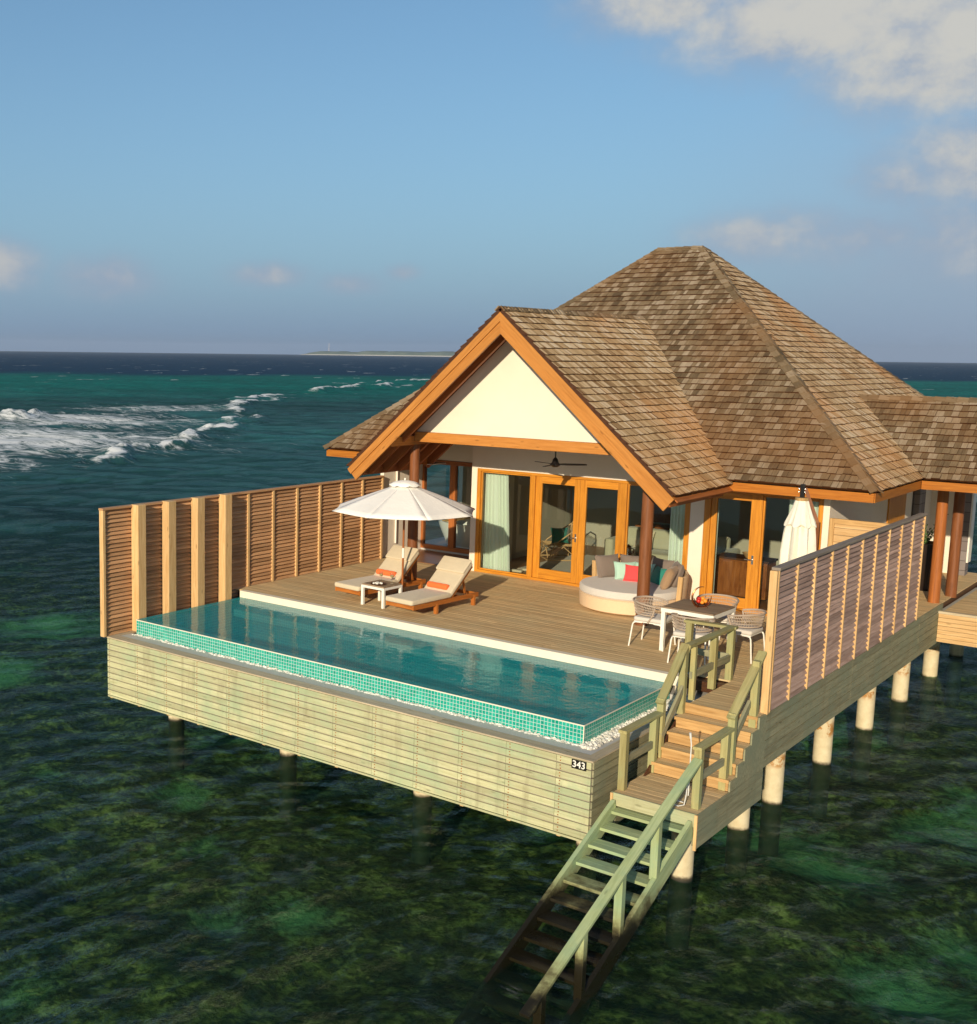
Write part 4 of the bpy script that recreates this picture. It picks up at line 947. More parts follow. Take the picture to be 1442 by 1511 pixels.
# ------------------------------------------------------------------ stairs to the sea
SX0, SX1 = 9.86, 10.99
us = thing('upper_stairs', 'tan timber steps from the deck down to the stair platform', 'stairs', (10.4, 1.5, -.5))
NOS = [(2.08, 0.0), (1.85, -.158), (1.62, -.316), (1.385, -.474), (1.16, -.632)]
for i in range(1, 5):
    y, z = NOS[i]; mb = MB(); yb = NOS[i - 1][0]
    for k in range(2): mb.box(SX0 + .06, SX1 - .02, y - .02 + k * .126, y - .02 + k * .126 + .122, z - .035, z)
    mb.build('tread', M['deck'], us)
for i in range(5):
    y, z = NOS[i]; mb = MB(); mb.box(SX0 + .075, SX1 - .035, y + .004, y + .026, z - .155, z - .036 if i else -.006); mb.build('riser', M['tread'], us)
for i in range(5):
    y, z = NOS[i]; mb = MB(); mb.box(SX0 + .06 if i else 10.03, SX1 - .02, y - .024, y - .003, z - .04, z + .001); mb.build('nosing', M['tread'], us)
mb = MB(); st = [(2.0, -.20), (.95, -.80), (.95, -1.0), (2.05, -.42)]; mb.prism([V((SX0 + .03, a, b)) for a, b in st], (.03, 0, 0)); mb.build('stringer', M['darkwood'], us)
pf = thing('stair_platform', 'small square timber landing between the two flights of stairs', 'platform', (10.42, .6, -.79))
PLZ = -.79; mb = MB()
for i in range(8): mb.box(SX0, SX1 - .025, .135 + i * .128, .135 + i * .128 + .122, PLZ - .03, PLZ - random.uniform(0, .002))
mb.build('boards', M['deck'], pf)
mb = MB(); mb.box(SX0 - .01, SX1 - .02, .105, .131, PLZ - .16, PLZ + .006); mb.build('front_board', M['pine'], pf)
mb = MB()
for i in range(4):
    z0 = PLZ - .11 * (i + 1) + .0; mb.box(SX1 - .022, SX1, .11, 2.36, z0 + .006, z0 + .108)
pts = [(2.36, PLZ + .003), (1.15, PLZ + .003), (1.15, -.65), (1.38, -.65), (1.38, -.49), (1.62, -.49), (1.62, -.33), (1.85, -.33), (1.85, -.17), (2.095, -.17), (2.095, -.01), (2.36, -.01)]
mb.prism([V((SX1 - .024, a, b)) for a, b in pts], (.022, 0, 0)); mb.build('side_boards', M['pine_grey'], pf)
mb = MB(); mb.box(SX0, SX0 + .05, .14, 1.2, PLZ - .42, PLZ - .04); mb.box(SX1 - .07, SX1 - .025, .14, 2.3, PLZ - .42, PLZ - .04); mb.build('bearers', M['pine_grey'], pf)
mb = MB(); mb.box(SX1 - .03, SX1 + .006, .085, .11, PLZ - .45, PLZ + .004); mb.build('corner_strip', M['post'], pf); mb = MB(); mb.box(SX0 - .012, SX0 + .02, .085, .104, PLZ - .34, PLZ + .004); mb.build('corner_strip', M['post'], pf)
lst = thing('sea_stairs', 'greenish timber stairs running down into the sea', 'stairs', (10.4, -1.7, -1.6))
for k in range(15):
    y = -.04 - k * .305; z = -.975 - k * .1265; mb = MB()
    for q in range(2): mb.box(SX0 + .075, SX1 - .105, y + q * .125, y + q * .125 + .12, z - .038, z)
    mb.build('tread', M['tidal'], lst)
for x in (SX0 + .045, SX1 - .075):
    mb = MB(); mb.beam((x, .10, -.97), (x, -4.6, -.97 - 4.7 * .415), .055, .235); mb.build('stringer', M['tidal'], lst)

def rail(name, label, posts, rails, m, mids=(), grp='stair handrails'):
    t = thing(name, label, 'handrail', (posts[0][0], posts[0][1], posts[0][2]), grp)
    for (x, y, z0, z1, *r) in posts:
        mb = MB(); w_ = .047 if not r else r[0]; mb.box(x - w_, x + w_, y - w_, y + w_, z0, z1); mb.build('post', m, t, bevel=.005)
    for a, b in rails:
        mb = MB(); mb.beam(a, b, .115, .042, ext=.04); mb.build('top_rail', m, t, bevel=.005)
    for a, b in mids:
        mb = MB(); mb.beam(a, b, .04, .10, ext=.0); mb.build('mid_rail', M['pine_grey'], t, bevel=.004)
    return t
XL, XR = 9.905, 10.875
rail('handrail', 'L-shaped treated pine handrail at the deck edge by the dining table', [(9.34, 3.62, 0, .78), (9.965, 3.66, 0, .78), (9.965, 3.0, 0, .77), (9.975, 2.25, 0, .77, .036)],
     [((9.30, 3.63, .80), (10.0, 3.67, .80)), ((9.965, 3.60, .801), (9.93, 2.12, .795))], M['pine_olive'], [((9.34, 3.60, .36), (9.965, 3.62, .36)), ((9.99, 3.55, .36), (9.96, 2.2, .36))])
rail('handrail', 'left handrail of the upper steps beside the pool end', [(XL + .01, 2.05, -.17, .76), (XL, 1.40, -.63, .20), (XL, 1.20, PLZ, -.02), (XL, .30, PLZ, -.03)],
     [((XL, 2.08, .79), (XL, 1.36, .16)), ((XL, 1.30, .0), (XL, .26, .0))], M['pine_olive'], [((XL + .03, 2.02, .22), (XL + .03, 1.38, -.33)), ((XL, 1.17, -.40), (XL, .33, -.40))])
rail('handrail', 'right handrail of the upper steps ending at the louvred screen', [(XR + .015, 2.12, -.17, .76), (XR, 1.40, -.63, .20), (XR, 1.20, PLZ, -.02), (XR, .33, PLZ, -.02)],
     [((XR + .01, 2.30, .82), (XR, 1.36, .16)), ((XR, 1.30, .0), (XR, .29, .0))], M['pine_olive'], [((XR - .03, 2.08, .18), (XR - .03, 1.38, -.33)), ((XR, 1.17, -.40), (XR, .36, -.40))])
rz_ = lambda y: -.165 + (y - .18) * .386
rail('handrail', 'long sloping handrail of the sea stairs on greenish posts', [(XR + .02, -.87, -1.30, rz_(-.87) - .03), (XR + .02, -1.78, -1.68, rz_(-1.78) - .03), (XR + .02, -2.66, -2.05, rz_(-2.66) - .03), (XR + .02, -3.53, -2.95, rz_(-3.53) - .03)],
     [((XR + .02, .22, rz_(.22)), (XR + .02, -3.80, rz_(-3.80)))], M['tidal'])
t = thing('foot_shower', 'slim chrome hand shower with its hose at the stair platform post', 'shower', (10.74, .30, PLZ))
mb = MB(); mb.tube([(10.80, .25, -.62), (10.80, .25, .04), (10.79, .245, .12)], .008, 8); mb.tube([(10.79, .245, .12), (10.785, .23, .19)], .014, 8); mb.build('riser_pipe', M['steel'], t, smooth=True)
mb = MB(); mb.tube([(10.80, .24, -.30), (10.785, .22, -.62), (10.77, .21, -.74), (10.70, .20, PLZ + .02), (10.60, .23, PLZ + .02), (10.55, .30, PLZ + .02), (10.60, .37, PLZ + .02), (10.70, .36, PLZ + .02)], .007, 6); mb.build('hose', M['steel'], t, smooth=True)

# ------------------------------------------------------------------ cushions
def cushion(mb, c, ax, wd, ht, th, m=0, pinch=.10, n=12):
    c = V(c); vs = []; fs = []
    for s in (1, -1):
        for j in range(n + 1):
            for i in range(n + 1):
                u = 2 * i / n - 1; v = 2 * j / n - 1; k = max(0, (1 - u ** 4) * (1 - v ** 4)) ** .55
                px = u * (1 - pinch * (1 - abs(v) ** 2) * abs(u) ** 3); py = v * (1 - pinch * (1 - abs(u) ** 2) * abs(v) ** 3)
                vs.append(c + ax[0] * (px * wd / 2) + ax[1] * (py * ht / 2) + ax[2] * (s * k * th / 2 * (1 + .08 * math.sin(3 * u + 2 * v))))
    q = (n + 1) ** 2
    for j in range(n):
        for i in range(n):
            a = j * (n + 1) + i; fs.append((a, a + 1, a + n + 2, a + n + 1)); fs.append((q + a, q + a + n + 1, q + a + n + 2, q + a + 1))
    return mb.add(vs, fs, m)
def axes(yaw, lean):     # pillow facing direction yaw, leaning back by lean
    f = V((math.cos(yaw), math.sin(yaw), 0)); s = V((-math.sin(yaw), math.cos(yaw), 0)); up = Z * math.cos(lean) - f * math.sin(lean); return (s, up, s.cross(up))
def pillow(name, label, c, yaw, lean, wd, ht, th, m, grp=None, cat='cushion', loc=None):
    mb = MB(); cushion(mb, (0, 0, 0), axes(yaw, lean), wd, ht, th); o = mb.build(name, m, None, smooth=True); o.location = c; return tag(o, label, cat, grp)
def rbox(mb, x0, x1, y0, y1, z0, z1, r=.03, m=0):     # soft-edged slab
    n = 4; vs = []; fs = []; ring = []
    prof = [(r, z0)] + [(r * (1 - math.sin(a)), z0 + r * (1 - math.cos(a))) for a in [PI / 2 * i / 3 for i in range(1, 4)]] + [(r * (1 - math.cos(a)), z1 - r * (1 - math.sin(a))) for a in [PI / 2 * i / 3 for i in range(0, 4)]]
    cr = r * 1.6
    def loop(ins, z):
        pts = []
        for (cx, cy, a0) in ((x1 - cr, y1 - cr, 0), (x0 + cr, y1 - cr, PI / 2), (x0 + cr, y0 + cr, PI), (x1 - cr, y0 + cr, 1.5 * PI)):
            for i in range(n + 1):
                a = a0 + PI / 2 * i / n; rr = cr - ins; pts.append((cx + rr * math.cos(a), cy + rr * math.sin(a), z))
        return pts
    for ins, z in prof: vs += loop(ins, z)
    K = 4 * (n + 1)
    for i in range(len(prof) - 1):
        for k in range(K): fs.append((i * K + k, i * K + (k + 1) % K, (i + 1) * K + (k + 1) % K, (i + 1) * K + k))
    fs.append(tuple(range(K - 1, -1, -1))); fs.append(tuple((len(prof) - 1) * K + k for k in range(K)))
    return mb.add(vs, fs, m)

# ------------------------------------------------------------------ sun loungers
def lounger():
    t = thing('sun_lounger', 'reclined teak sun lounger with beige mattress right of the side table', 'sun lounger', (3.89, 3.62, 0), 'teak sun loungers by the pool', math.radians(-4.5))
    f = LMB()
    for x in (-.315, .315): f.beam((x, .03, .205), (x, 1.98, .205), .032, .085)
    for y in (.05, .50, 1.0, 1.45, 1.96): f.beam((-.30, y, .205), (.30, y, .205), .035, .07)
    for i in range(9): f.box(-.297, .297, .06 + i * .12, .06 + i * .12 + .085, .232, .250)
    f.build('frame', M['lounger'], t)
    for (x, y) in ((-.30, .72), (.30, .72), (-.30, 1.86), (.30, 1.86)):
        f = LMB(); f.box(x - .035, x + .035, y - .03, y + .03, 0, .205); f.build('leg', M['lounger'], t, bevel=.004)
    A = math.radians(40); piv = V((0, 1.18, .255)); d = V((0, math.cos(A), math.sin(A))); n = V((0, -math.sin(A), math.cos(A)))
    f = LMB()
    for x in (-.29, .29): f.beam(piv + X * x, piv + X * x + d * .80, .03, .05)
    for i in range(6): f.beam(piv + d * (.06 + i * .135) - X * .29, piv + d * (.06 + i * .135) + X * .29, .02, .085, 0, d)
    f.beam((-.2, 1.72, .24), (-.2, 1.62, .60), .025, .04); f.beam((.2, 1.72, .24), (.2, 1.62, .60), .025, .04)
    f.build('backrest_frame', M['lounger'], t)
    f = LMB(); rbox(f, -.33, .33, -.02, 1.17, .25, .345); o = f.build('mattress', M['mattress'], t, smooth=True)
    f = LMB(); rbox(f, -.33, .33, 0, .86, 0, .095)
    f.v = [tuple(piv + X * x + d * y + n * (z + .02) - d * .03) for (x, y, z) in f.v]; f.build('back_cushion', M['mattress'], t, smooth=True)
    f = LMB(); rbox(f, -.335, .335, .52, .87, .085, .135, .02)
    f.v = [tuple(piv + X * x + d * y + n * (z + .02) - d * .03) for (x, y, z) in f.v]; f.build('headrest_flap', M['mattress'], t, smooth=True)
    f = LMB(); f.tube([V((-.325, .0, .298)), V((.325, .0, .298))], .004, 6); f.build('piping', M['seatwhite'], t); return t, d, n, piv
lg, ld, ln, lp = lounger()
lg2 = dup(lg, (2.38, 3.98, 0), math.radians(-5.5), 'reclined teak sun lounger with beige mattress between left screen and side table')
for o_, lab in ((lg, 'rolled orange towel on the lounger right of the side table'), (lg2, 'rolled orange towel on the lounger nearer the left screen')):
    mb = MB(); n = 20; prof = []
    for i, x in enumerate([-.24, -.235, -.225] + [(-.2 + .04 * k) for k in range(11)] + [.225, .235, .24]):
        prof.append((.062 - (.02 if abs(x) > .238 else .008 if abs(x) > .23 else 0) + .002 * math.sin(i * 1.7), x))
    vs = []; fs = []
    for r, x in prof:
        for k in range(n): a = 2 * PI * k / n; vs.append((x, r * 1.02 * math.cos(a), r * math.sin(a)))
    for i in range(len(prof) - 1):
        for k in range(n): fs.append((i * n + k, (i + 1) * n + k, (i + 1) * n + (k + 1) % n, i * n + (k + 1) % n))
    fs.append(tuple(range(n))); fs.append(tuple((len(prof) - 1) * n + n - 1 - k for k in range(n))); mb.add(vs, fs)
    tw_ = mb.build('rolled_towel', M['towel'], None, smooth=True); tag(tw_, lab, 'towel', 'rolled orange towels')
    p = o_.matrix_basis @ V((-.03, 1.185, .418)); tw_.location = p; tw_.rotation_euler = (0, 0, o_.rotation_euler.z)

# side table with tray and glasses
t = thing('side_table', 'small white legged side table between the two loungers', 'table', (3.03, 4.25, 0), rz=math.radians(-3))
f = LMB(); 
for i in range(5): f.box(-.27, .27, -.27 + i * .109, -.27 + i * .109 + .104, .392, .415)
f.build('table_top', M['tabletop'], t); f = LMB(); frame_rect2 = [f.box(-.28, .28, -.28, -.255, .345, .39), f.box(-.28, .28, .255, .28, .345, .39), f.box(-.28, -.255, -.2549, .2549, .345, .39), f.box(.255, .28, -.2549, .2549, .345, .39)]; f.build('apron', M['white'], t)
for x in (-.255, .255):
    for y in (-.255, .255):
        f = LMB(); f.box(x - .026, x + .026, y - .026, y + .026, 0, .3445); f.build('leg', M['white'], t, bevel=.003)
t = thing('serving_tray', 'dark round tray with white canapes on the side table', 'tray', (3.04, 4.12, .416))
f = LMB(); f.lathe([(0, .004), (.13, .004), (.15, .02), (.152, .02), (.135, 0), (0, 0)], n=28); f.build('dish', M['darkwood'], t, smooth=True)
f = LMB(); [f.ball((random.uniform(-.07, .07), random.uniform(-.07, .07), .02), .026, sz=.7, nu=8, nv=6) for i in range(9)]; f.build('canapes', M['white'], t, smooth=True)['kind'] = 'stuff'
def wineglass(x, y, label):
    t = thing('wine_glass', label, 'glass', (x, y, .416), 'wine glasses on the side table')
    f = LMB(); f.lathe([(0, .0), (.036, .002), (.034, .004), (.006, .010), (.0045, .09), (.014, .105), (.034, .13), (.040, .16), (.033, .205), (.031, .205), (.038, .16), (.030, .13), (.0, .11)], n=20); f.build('bowl_and_stem', M['drinkglass'], t, smooth=True)
    f = LMB(); f.lathe([(0, .112), (.028, .131), (.036, .155), (0, .156)], n=16); f.build('wine', plain('pale_wine', (.75, .55, .22), rough=.1, bmp=0), t, smooth=True)
wineglass(2.93, 4.36, 'stemmed wine glass standing left behind the dark tray'); wineglass(3.17, 4.38, 'stemmed wine glass standing right behind the dark tray')

# open parasol
ux, uy = 2.87, 5.15
t = thing('parasol', 'open white octagonal parasol on a brown pole above the loungers', 'parasol', (ux, uy, 0))
mb = MB(); mb.cyl((ux, uy, .0), (ux, uy, .06), .20, .18, 24); mb.build('base', M['darkwood'], t, smooth=True)
mb = MB(); mb.cyl((ux, uy, .06), (ux, uy, 2.26), .021, n=14); mb.build('pole', M['rafter'], t, smooth=True)
mb = MB(); mb.cyl((ux, uy, .78), (ux, uy, .98), .0235, n=14); mb.build('sleeve', M['white'], t, smooth=True)
R8, a_off, zt, zr = 1.47, math.radians(8), 2.29, 1.745
P8 = [V((ux + R8 * math.cos(a_off + k * PI / 4), uy + R8 * math.sin(a_off + k * PI / 4), zr)) for k in range(8)]; top = V((ux, uy, zt)); mb = MB()
for k in range(8):
    a, b = P8[k], P8[(k + 1) % 8]; n1 = 8; n2 = 8; vs = []; fs = []
    for i in range(n1 + 1):
        r_ = i / n1
        for j in range(n2 + 1):
            q = top.lerp(a.lerp(b, j / n2), max(r_, .001)); q = q - Z * (.012 * math.sin(PI * j / n2) * r_ ** 1.2 - .008 * math.sin(PI * r_))
            cc = (a + b) / 2; inn = (V((ux, uy, q.z)) - V((cc.x, cc.y, q.z))).normalized(); q = q + inn * (.025 * math.sin(PI * j / n2) * r_ ** 3); vs.append(q)
    for i in range(n1):
        for j in range(n2): s = i * (n2 + 1) + j; fs.append((s, s + n2 + 1, s + n2 + 2, s + 1))
    mb.add(vs, fs)
cn = mb.build('canopy', M['canopy'], t, smooth=True); so_ = cn.modifiers.new('thick', 'SOLIDIFY'); so_.thickness = .006
mb = MB(); vs = [V((ux, uy, zt + .035))]; fs = []
for i in range(3):
    for k in range(24):
        a = a_off + k * PI / 12; rr = (.10, .21, .31)[i]; sc_ = 1 + (.05 * math.cos(8 * (a - a_off)) if i == 2 else 0); vs.append(V((ux + rr * sc_ * math.cos(a), uy + rr * sc_ * math.sin(a), zt + (.028, .004, -.06)[i] + (.02 * math.cos(k * PI / 1.5) if i == 2 else 0))))
for k in range(24): fs.append((0, 1 + k, 1 + (k + 1) % 24))
for i in range(2):
    for k in range(24): l = (k + 1) % 24; fs.append((1 + i * 24 + k, 25 + i * 24 + k, 25 + i * 24 + l, 1 + i * 24 + l))
mb.add(vs, fs); o = mb.build('vent_cap', M['canopy'], t, smooth=True); so_ = o.modifiers.new('thick', 'SOLIDIFY'); so_.thickness = .006
mb = MB(); mb.ball((ux, uy, zt + .06), .02, nu=10, nv=8, sz=1.4); mb.build('finial', M['white'], t, smooth=True)
for k in range(8):
    mb = MB(); mb.beam(top - Z * .03, P8[k] - Z * .022, .014, .018); mb.beam((ux, uy, 1.72), top.lerp(P8[k], .52) - Z * .04, .012, .016); mb.build('rib', M['darkwood'], t)
# folded cantilever parasol
fx, fy = 10.27, 5.45
t = thing('folded_parasol', 'folded cream parasol hanging behind the right louvred screen', 'parasol', (fx, fy, 0))
nf = 48; vs = []; fs = []; prof = [(.085, 2.60), (.10, 2.57), (.17, 2.36), (.235, 2.20), (.205, 2.185), (.215, 2.02), (.23, 1.75), (.235, 1.45), (.22, 1.20), (.20, 1.05)]
mb = MB()
for i, (r, z) in enumerate(prof):
    for k in range(nf):
        a = 2 * PI * k / nf; am = .06 if i < 4 else .17; rr = r * (1 + am * math.cos(8 * a + .4 * i * .2) + .05 * math.cos(16 * a + i)); zz = z - (.03 * math.cos(8 * a) if i == 3 else 0); vs.append((fx + rr * math.cos(a), fy + rr * math.sin(a), zz))
for i in range(len(prof) - 1):
    for k in range(nf): l = (k + 1) % nf; fs.append((i * nf + k, (i + 1) * nf + k, (i + 1) * nf + l, i * nf + l))
fs.append(tuple(range(nf))); mb.add(vs, fs); mb.build('canopy', M['canopy2'], t, smooth=True)
mb = MB(); mb.cyl((fx, fy, 2.585), (fx, fy, 2.63), .10, n=20); mb.build('cap_ring', M['tread'], t, smooth=True)
mb = MB(); mb.box(fx - .03, fx + .03, fy - .03, fy + .03, 2.63, 2.84)
mb.build('hanger', M['black'], t, bevel=.004)
mb = MB(); [mb.ball((fx + sx * .045, fy - .03, z), .014, nu=8, nv=6) for sx in (-1, 1) for z in (2.72, 2.77)]; mb.build('bolts', M['chrome'], t, smooth=True)
mb = MB(); mb.beam((fx + .03, fy + .02, 2.78), (fx + .24, fy + .10, 2.22), .035, .05); mb.build('arm', M['column'], t)
mb = MB(); mb.box(fx + .215, fx + .265, fy + .07, fy + .13, 0, 2.25); mb.build('mast', M['column'], t)
mb = MB(); mb.box(fx + .12, fx + .42, fy - .05, fy + .25, 1.50, 1.68) ; mb.box(fx - .05, fx + .55, fy - .2, fy + .4, 0, .10); mb.build('base', M['post'], t)

# ------------------------------------------------------------------ daybed
dx, dy = 6.62, 7.42
t = thing('daybed', 'round peach wicker daybed with pale mattress by the glass doors', 'daybed', (dx, dy, 0))
mb = MB(); mb.lathe([(0, .02), (.90, .02), (.945, .05), (.96, .28), (.93, .30), (0, .30)], (dx, dy, 0), 56); mb.build('base', M['wicker'], t, smooth=True)
mb = MB(); mb.lathe([(0, .30), (.93, .302), (.955, .33), (.955, .42), (.93, .452), (.85, .462), (0, .47)], (dx, dy, 0), 56); mb.build('mattress', M['seatwhite'], t, smooth=True)
A0, A1 = math.radians(-6), math.radians(158)
mb = MB(); mb.lathe([(.965, .10), (1.00, .72), (1.035, .74), (1.05, .70), (1.01, .10)], (dx, dy, 0), 40, a0=A0, a1=A1); mb.build('backrest', M['wicker'], t, smooth=True)
for a in (A0 - .012, A1 + .012):
    mb = MB(); p = V((dx + 1.0 * math.cos(a), dy + 1.0 * math.sin(a), .05)); mb.beam(p, p + V((.035 * math.cos(a), .035 * math.sin(a), .70)), .05, .09, 0, V((math.cos(a), math.sin(a), 0))); mb.build('backrest_end', M['post'], t, bevel=.008)
def at_arc(deg, r): a = math.radians(deg); return (dx + r * math.cos(a), dy + r * math.sin(a))
for (dg, r, z, wd, ht, th, ln_, m, lab, gp) in [
    (150, .78, .66, .56, .50, .20, 20, 'greycush', 'taupe back cushion at the left end of the daybed', 'taupe back cushions on the daybed'),
    (112, .80, .66, .56, .48, .20, 18, 'greycush', 'taupe back cushion behind the coral cushion', 'taupe back cushions on the daybed'),
    (72, .80, .66, .56, .48, .20, 18, 'greycush', 'taupe back cushion behind the porch column', 'taupe back cushions on the daybed'),
    (34, .82, .67, .54, .50, .20, 18, 'greycush', 'taupe back cushion behind the tan cushion', 'taupe back cushions on the daybed'),
    (8, .72, .66, .50, .48, .18, 20, 'browncush', 'tan cushion at the right end of the daybed', None),
    (128, .52, .61, .44, .40, .15, 26, 'mint', 'mint cushion left of the coral cushion', 'mint cushions on the daybed'),
    (92, .58, .61, .42, .38, .14, 24, 'mint', 'mint cushion peeking out behind the coral cushion', 'mint cushions on the daybed'),
    (104, .30, .61, .40, .36, .15, 30, 'coral', 'bright coral red cushion in front of mint cushions on the daybed', None),
    (50, .55, .60, .40, .38, .14, 22, 'teal', 'dark teal cushion half hidden behind the porch column', None)]:
    px_, py_ = at_arc(dg, r); pillow('cushion', lab, (px_, py_, z), math.radians(dg + 180), math.radians(ln_), wd, ht, th, M[m], gp)

# ------------------------------------------------------------------ dining set
t = thing('dining_table', 'square grey topped dining table with white legs by the stairs', 'table', (8.90, 5.04, 0), rz=math.radians(-1.5))
f = LMB()
for i in range(8): f.box(-.43, .43, -.43 + i * .1075, -.43 + i * .1075 + .104, .718, .742)
f.build('table_top', M['tabletop'], t)
f = LMB(); f.box(-.44, .44, -.44, -.41, .655, .7165); f.box(-.44, .44, .41, .44, .655, .7165); f.box(-.44, -.41, -.409, .409, .655, .7165); f.box(.41, .44, -.409, .409, .655, .7165); f.build('apron', M['white'], t)
for x in (-.405, .405):
    for y in (-.405, .405):
        f = LMB(); f.box(x - .032, x + .032, y - .032, y + .032, 0, .654); f.build('leg', M['white'], t, bevel=.004)
def chair():
    t = thing('dining_chair', 'white legged rope-back chair left of the table beside the column', 'chair', (8.22, 4.86, 0), 'rope-back dining chairs', math.radians(3))   # local +x is forward
    f = LMB(); rbox(f, -.25, .27, -.25, .25, .435, .505, .025); f.build('seat_cushion', M['seatwhite'], t, smooth=True)
    f = LMB(); f.box(-.24, .25, -.24, .24, .415, .433); f.build('seat_frame', M['white'], t, bevel=.006)
    for sy in (-1, 1):
        for sx in (-1, 1):
            f = LMB(); f.tube([(sx * .10, sy * .235, .418), (sx * .20, sy * .25, .418), (sx * .235, sy * .257, .405), (sx * .25, sy * .262, .37), (sx * .29, sy * .285, 0)], .0125, 8); f.build('leg', M['white'], t, smooth=True)
    arc = lambda z, a, fl: V((-.02 - (.27 + fl) * math.cos(a), (.285 + fl) * math.sin(a), z))
    fr_ = LMB(); rp = LMB(); n = 46; am = math.radians(118)
    for (z, fl, rr, dip) in ((.765, .045, .016, .10), (.555, .0, .012, .0)):
        fr_.tube([arc(z - dip * max(0, abs(2 * i / 40 - 1) - .35) ** 1.5 * (1 if z > .6 else 0), -am + 2 * am * i / 40, fl) for i in range(41)], rr, 8)
    for s in (-1, 1): fr_.tube([arc(.70, s * am, .042), arc(.62, s * am * .97, .02), arc(.555, s * am * .95, 0), arc(.42, s * am * .8, -.02)], .013, 8)
    fr_.build('back_frame', M['rope'], t, smooth=True)
    def pt(i, tz): z1 = .765 - .10 * max(0, abs(2 * i / n - 1) - .35) ** 1.5; return arc(.555 + (z1 - .555) * tz, -am + 2 * am * i / n, .045 * tz)
    for i in range(1, n): rp.tube([pt(i, 0), pt(min(n, i + 1.0), .5), pt(i, 1)], .0052, 4, cap=False)
    for tz in (.25, .5, .75): rp.tube([pt(i, tz) for i in range(n + 1)], .0075, 4)
    rp.build('rope_weave', M['rope'], t); return t
ch = chair()
dup(ch, (9.13, 4.28, 0), math.radians(90 + 8), 'white legged rope-back chair with its back to the pool')
dup(ch, (9.60, 5.12, 0), math.radians(180 - 2), 'white legged rope-back chair on the stair side, right of the table')
dup(ch, (8.92, 5.78, 0), math.radians(-90 + 6), 'white legged rope-back chair behind the table towards the doors')
bx, by, bz = 8.95, 5.02, .743
t = thing('fruit_basket', 'crescent copper fruit basket on the dining table', 'basket', (bx, by, bz))
vv = V((.65, -.75, 0)).normalized(); sd = V((.75, .65, 0)).normalized()
mb = MB(); pts = []
for i in range(40):
    a = math.radians(80 + 285 * i / 39); pts.append(V((bx, by, bz + .165)) + sd * (.155 * math.cos(a)) + Z * (.17 * math.sin(a)))
mb.tube(pts, [.005 + .014 * math.sin(PI * i / 39) for i in range(40)], 8); mb.build('crescent', M['copper'], t, smooth=True)
mb = MB(); vs = []; fs = []
for i in range(13):
    a = math.radians(185 + 170 * i / 12)
    for j in range(7):
        b = (j - 3) / 3 * .07 * math.sin(PI * i / 12) ** .5; vs.append(V((bx, by, bz + .165)) + sd * (.125 * math.cos(a)) + Z * (.135 * math.sin(a) + abs(b) * .3) + vv * b)
for i in range(12):
    for j in range(6): fs.append((i * 7 + j, i * 7 + j + 1, i * 7 + j + 8, i * 7 + j + 7))
mb.add(vs, fs); mb.build('bowl', M['copper'], t, smooth=True)
for s in (-1, 1):
    for q in (-1, 1):
        mb = MB(); mb.tube([V((bx, by, bz + .05)) + sd * s * .05 + vv * q * .02, V((bx, by, bz + .004)) + sd * s * .085 + vv * q * .075], .006, 6); mb.build('foot', M['copper'], t, smooth=True)
for (a, b, h, r, m, lab) in [(-.055, .02, .105, .040, 'fruit_r', 'red apple at the left of the copper basket'), (.0, .03, .085, .036, 'fruit_o', 'orange low in the middle of the copper basket'), (.058, .0, .10, .038, 'fruit_o', 'orange at the right of the copper basket'), (-.03, -.035, .13, .036, 'fruit_r', 'red apple high at the back of the copper basket'), (.03, -.03, .135, .035, 'fruit_o', 'orange high at the back of the copper basket')]:
    mb = MB(); p = V((bx, by, bz + h)) + sd * a + vv * b; mb.ball((0, 0, 0), r, nu=16, nv=10, sz=.93); o = mb.build('apple' if 'apple' in lab else 'orange', M[m], None, smooth=True); o.location = p; tag(o, lab, 'fruit', 'fruit in the copper basket')

# ------------------------------------------------------------------ ceiling fan
t = thing('ceiling_fan', 'black three-bladed ceiling fan hanging under the porch gable', 'ceiling fan', (4.96, 7.3, 2.65))
mb = MB(); mb.cyl((4.96, 7.3, 2.72), (4.96, 7.3, 5.2), .013, n=10); mb.build('rod', M['black'], t, smooth=True)
mb = MB(); mb.lathe([(0, 2.60), (.05, 2.60), (.10, 2.635), (.10, 2.66), (.065, 2.69), (.05, 2.75), (.02, 2.79), (0, 2.79)], (4.96, 7.3, 0), 24); mb.build('motor', M['black'], t, smooth=True)
for k in range(3):
    a = math.radians(38 + 120 * k); d = V((math.cos(a), math.sin(a), 0)); s = V((-math.sin(a), math.cos(a), .16)).normalized(); c = V((4.96, 7.3, 2.65)); mb = MB()
    up = d.cross(s); w0 = [(.08, .035), (.2, .06), (.4, .058), (.56, .045), (.62, .02)]; vs = []
    for r, w_ in w0: vs += [c + d * r + s * w_, c + d * r - s * w_]
    vs += [v + up * .012 for v in vs]; nn = 2 * len(w0); fs = []
    for i in range(len(w0) - 1): q = 2 * i; fs += [(q, q + 2, q + 3, q + 1), (nn + q, nn + q + 1, nn + q + 3, nn + q + 2), (q, nn + q, nn + q + 2, q + 2), (q + 1, q + 3, nn + q + 3, nn + q + 1)]
    fs += [(0, 1, nn + 1, nn), (nn - 2, 2 * nn - 2, 2 * nn - 1, nn - 1)]; mb.add(vs, fs); mb.build('blade', M['black'], t)

